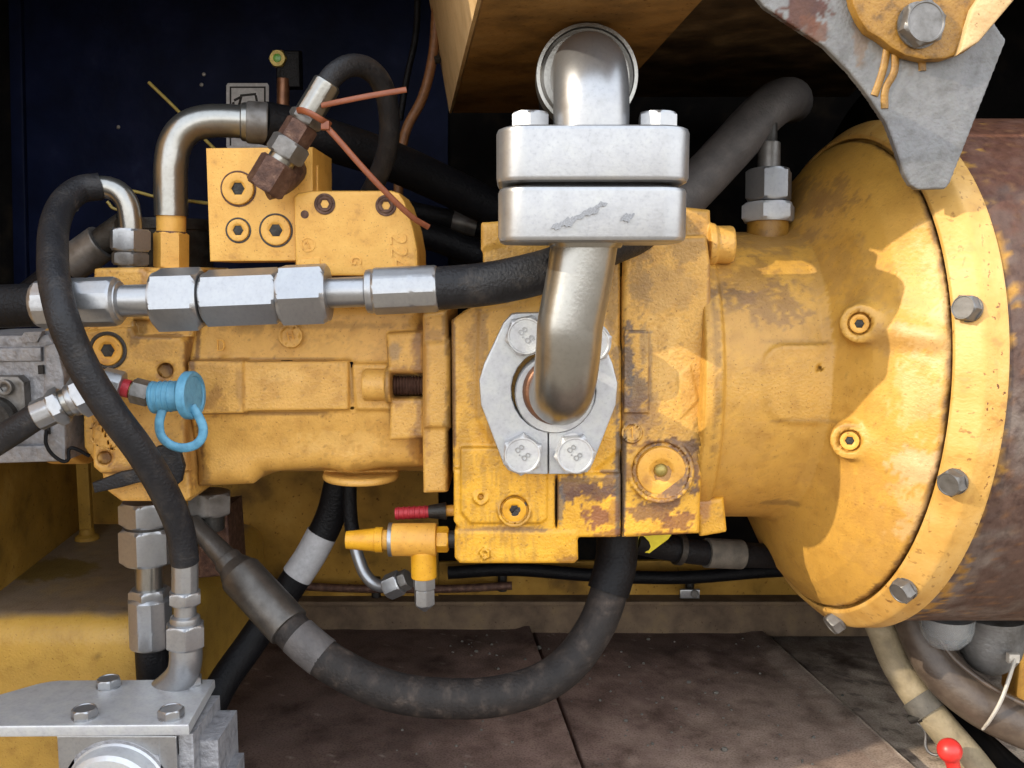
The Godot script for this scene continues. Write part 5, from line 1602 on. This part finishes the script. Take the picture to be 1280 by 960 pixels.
func can(p: Vector3, r: float, h: float) -> G:
	var g := G.new()
	g.rings(Transform3D(Basis(Vector3.RIGHT, -PI / 2), p), [[r, -60], [r, h - 14], [r * 1.03, h - 13], [r * 1.03, h - 4], [r, h]], 0, 0, 40)
	return g

func back_arc() -> G:
	var g := G.new()
	var pl := PackedVector2Array()
	for i in 24: pl.append(Vector2.from_angle(0.25 + 1.5 * i / 23.0) * 372.0)
	for i in 24: pl.append(Vector2.from_angle(0.25 + 1.5 * (23 - i) / 23.0) * 250.0)
	var b := Basis(Vector3(0, 0, -1), Vector3(0, 1, 0), Vector3(1, 0, 0))
	g.prism(pl, 448, 462, 1.5, Transform3D(b, Vector3.ZERO))
	return g

func valve_bracket() -> void:
	var g := G.new()
	var yp := -330.0
	var lev := Transform3D(Basis(Vector3(1, 0, 0), Vector3(0, 0, -1), Vector3(0, 1, 0)), Vector3.ZERO)   # local (x, -z) laid level
	thing("bracket_plate", "flat silver bracket plate with four hex bolts at the lower left corner", "bracket", Vector3(-450, yp, 190))
	var pl := PackedVector2Array()
	for q in [[-345, 124], [-522, 127], [-534, 130], [-545, 137], [-592, 184], [-606, 192], [-680, 196], [-680, 244], [-337, 238]]: pl.append(Vector2(q[0], -q[1]))
	g.prism(pl, yp - 13, yp, 2.5, lev, true)
	part("plate", g, M.bright_zinc)
	for q in [[136, 858], [238, 855], [106, 896], [214, 896]]:
		var p := H(q[0], q[1], yp)
		put("bolt", bolt_mesh(12.0, 10.0), M.zinc, Transform3D(Basis(Vector3.RIGHT, -PI / 2) * Basis(Vector3(0, 0, 1), q[0] * 0.1), p))
	thing("pilot_valve", "pale aluminium valve body with a round white knob below the bracket plate", "valve", Vector3(-410, -560, 190))
	g = G.new()
	g.box(Vector3(-407, -450, 180), Vector3(142, 210, 96), 4)
	part("valve_body", g, M.aluminium)
	for x in [-468.0, -362.0]:
		g = G.new()
		g.box(Vector3(x, -450, 229), Vector3(20, 206, 10), 2.5)
		part("frame_bar", g, M.zinc)
	g = G.new()
	g.box(Vector3(-415, -356, 229), Vector3(126, 22, 9), 2)
	part("frame_bar", g, M.zinc)
	g = G.new()
	g.rings(Transform3D(Basis(), V(150, 985, 226)), [[56, 0], [56, 6], [52, 10], [50, 26], [46, 30], [0, 33]], 0, 0, 48)
	part("knob", g, M.bright_zinc)
	g = G.new()
	g.rings(Transform3D(Basis(), V(150, 985, 226)), [[63, -4], [62, 4], [57, 8]], 0, 0, 48)
	part("knob_seat", g, M.aluminium)
	g = G.new()
	g.box(Vector3(-326, -430, 176), Vector3(22, 140, 74), 3)
	part("side_rail", g, M.aluminium)
	g = G.new()
	g.box(Vector3(-316, -470, 182), Vector3(22, 130, 62), 3)
	part("side_rail", g, M.aluminium)

func small_things() -> void:
	var g: G
	# ---- sticker on the panel
	thing("panel_sticker", "grey sticker with a black pictogram on the navy panel", "sticker", V(310, 186, -449))
	g = G.new()
	g.prism(poly([[285, 104], [334, 104], [336, 107], [336, 183], [334, 186], [285, 186], [283, 183], [283, 107]], -449), -450, -448.6)
	part("sheet", g, M.paper_label)
	var lines := [[[287, 108], [332, 108], [332, 110], [287, 110]], [[287, 110], [289, 110], [289, 182], [287, 182]], [[330, 110], [332, 110], [332, 182], [330, 182]], [[300, 118], [320, 116], [320, 119], [300, 121]], [[318, 119], [321, 119], [324, 134], [321, 134]], [[300, 121], [303, 121], [299, 136], [296, 136]], [[292, 124], [300, 120], [301, 123], [293, 127]], [[290, 128], [293, 127], [294, 140], [291, 140]]]
	for q in lines:
		g = G.new()
		g.prism(poly(q, -448), -448.6, -448.1)
		part("pictogram_line", g, M.black_hole)
	# ---- sight glass
	thing("sight_gauge", "small brass sight glass with a green eye on a copper stem before the navy panel", "sight gauge", V(350, 140, -300))
	var c := V(349, 74, -300)
	g = G.new()
	g.nut(ax(c + Vector3(0, 0, -4), Vector3(-0.1, 0, 1)), 12, 12)
	part("brass_hex", g, M.brass)
	g = G.new()
	g.rings(ax(c + Vector3(-1, 0, 7), Vector3(-0.1, 0, 1)), [[6.5, 0], [6, 2.5], [0, 4]], 0, 0, 20)
	part("green_eye", g, M.lime_plastic)
	g = G.new()
	g.box(V(362, 88, -310), Vector3(38, 56, 26), 8)
	part("gauge_body", g, M.black_rubber)
	run(V(354, 98, -300), V(354, 146, -300), 48, [["stem", "cyl", 0, 48, 8, M.copper], ["stem_nut", "nut", 34, 46, 10, M.copper]])
	# ---- nylon ties
	thing("orange_tie", "orange nylon cable tie round the ferrule with its tail sticking out to the right", "cable tie", V(400, 140, 180), "orange cable ties")
	part("band", tube_of(pxs([[368, 146, 158], [373, 138, 182], [386, 141, 194], [402, 150, 192], [412, 156, 176]]), 3.4, 10, 3.0, 0.5), M.orange_nylon)
	part("tail", tube_of(pxs([[402, 132, 176], [430, 126, 184], [466, 119, 186], [508, 112, 182]]), 3.0, 10, 6.0, 0.5), M.orange_nylon)
	thing("orange_tie", "orange nylon cable tie hanging down to the right from the rusty fitting", "cable tie", V(470, 220, 170), "orange cable ties")
	part("head", box_g(V(407, 157, 186), Vector3(9, 9, 8), 1.5), M.orange_nylon)
	part("tail", tube_of(pxs([[404, 154, 186], [424, 176, 184], [452, 208, 180], [484, 242, 172], [516, 272, 160], [536, 284, 150]]), 3.3, 10, 6.0, 0.5), M.orange_nylon)
	single("yellow_wire", tube_of(pxs([[186, 103, -180], [222, 138, -170], [252, 170, -160], [272, 190, -150]]), 2.4, 8), M.yellow_wire, "thin yellow wire slanting behind the steel elbow", "wire", "thin yellow wires")
	single("yellow_wire", tube_of(pxs([[134, 252, -30], [146, 262, -30], [150, 240, -30], [200, 247, -20], [268, 255, -10]]), 2.1, 8), M.yellow_wire, "thin yellow wire running level behind the port socket", "wire", "thin yellow wires")
	# ---- bright yellow tag under the pump
	g = G.new()
	g.prism(poly([[784, 668], [840, 668], [836, 674], [812, 692], [801, 690]], 40), 36, 39, 0.6)
	single("yellow_tag", g, M.yellow_tag, "bright yellow plastic tag sticking out under the pump's lower edge", "tag")
	# ---- clutter along the frame rail
	single("rail_hose", tube_of(pxs([[560, 716, -400], [640, 712, -400], [740, 719, -396], [850, 722, -398], [960, 714, -402], [1010, 712, -404]]), 11, 16), M.black_rubber, "thin black hose lying along the frame rail behind the pump", "hydraulic hose")
	single("rail_pipe", tube_of(pxs([[320, 728, -410], [420, 735, -408], [560, 736, -408], [640, 732, -410]]), 7, 14), M.rust_steel, "thin rusty pipe along the frame rail under the barrel", "pipe")
	thing("pipe_clip", "small bright pipe clip bolted to the frame rail below the adapter", "clip", V(862, 748, -405))
	part("clip_plate", box_g(V(862, 742, -406), Vector3(34, 16, 8), 2), M.zinc)
	put("clip_screw", bolt_mesh(6.0, 5.0), M.dull_steel, Transform3D(Basis(), V(868, 742, -402)))
	# ---- lower right corner
	thing("red_lever", "bright red ball-ended lever at the lower right on the floor", "lever", V(1195, 960, 60))
	g = G.new()
	g.crease = 0.4
	var lv := []
	for i in 12:
		var th := PI * i / 14.0
		lv.append([15.0 * sin(th), -15.0 * cos(th)])
	lv.append_array([[8.5, 17], [8, 26], [9.5, 40], [10.5, 60]])
	g.rings(ax(V(1187, 938, 60), V(1198, 985, 60) - V(1187, 938, 60)), lv, 0, 0, 28)
	part("knob", g, M.red_plastic)
	thing("fuel_filter", "grey filter with a clear glass bowl hanging behind the bronze hose", "filter", V(1200, 820, 10))
	g = G.new()
	g.rings(Transform3D(Basis(Vector3.RIGHT, PI / 2), V(1184, 770, 10)), [[33, 0], [33, 14], [30, 26], [20, 38], [6, 43], [0, 43]], 0, 0, 36, true, false)
	part("glass_bowl", g, M.bowl_glass)
	g = G.new()
	g.rings(Transform3D(Basis(Vector3.RIGHT, PI / 2), V(1184, 770, 10)), [[30, 1], [29, 14], [24, 24], [0, 25]], 0, 0, 36)
	part("sediment", g, M.dull_steel)
	g = G.new()
	g.crease = 0.4
	var dm := []
	for i in 10: dm.append([40.0 * cos(PI / 2 * i / 9.0), 34.0 + 44.0 * sin(PI / 2 * i / 9.0)])
	g.rings(Transform3D(Basis(Vector3.RIGHT, PI / 2), V(1240, 770, -20)), [[40, 0]] + dm, 0, 0, 40)
	part("filter_can", g, M.bracket_grey)
	g = G.new()
	g.prism(poly([[1262, 760], [1330, 760], [1330, 900], [1284, 896], [1270, 870], [1274, 830], [1264, 806]], -60), -100, -60, 6)
	single("yellow_rib", g, M.yellow_paint, "yellow casting showing at the right edge beside the filter", "casting")
	thing("white_tie", "white nylon cable tie strapped over the bronze hose", "cable tie", V(1246, 870, 50))
	part("strap", tube_of(pxs([[1270, 820, 30], [1262, 846, 52], [1252, 874, 62], [1240, 896, 56], [1230, 910, 38]]), 4.4, 10, 4.0, 0.5), M.white_nylon)
	part("tie_head", box_g(V(1266, 822, 32), Vector3(14, 12, 10), 2), M.white_nylon)

func box_g(c: Vector3, s: Vector3, b: float) -> G:
	var g := G.new()
	g.box(c, s, b)
	return g
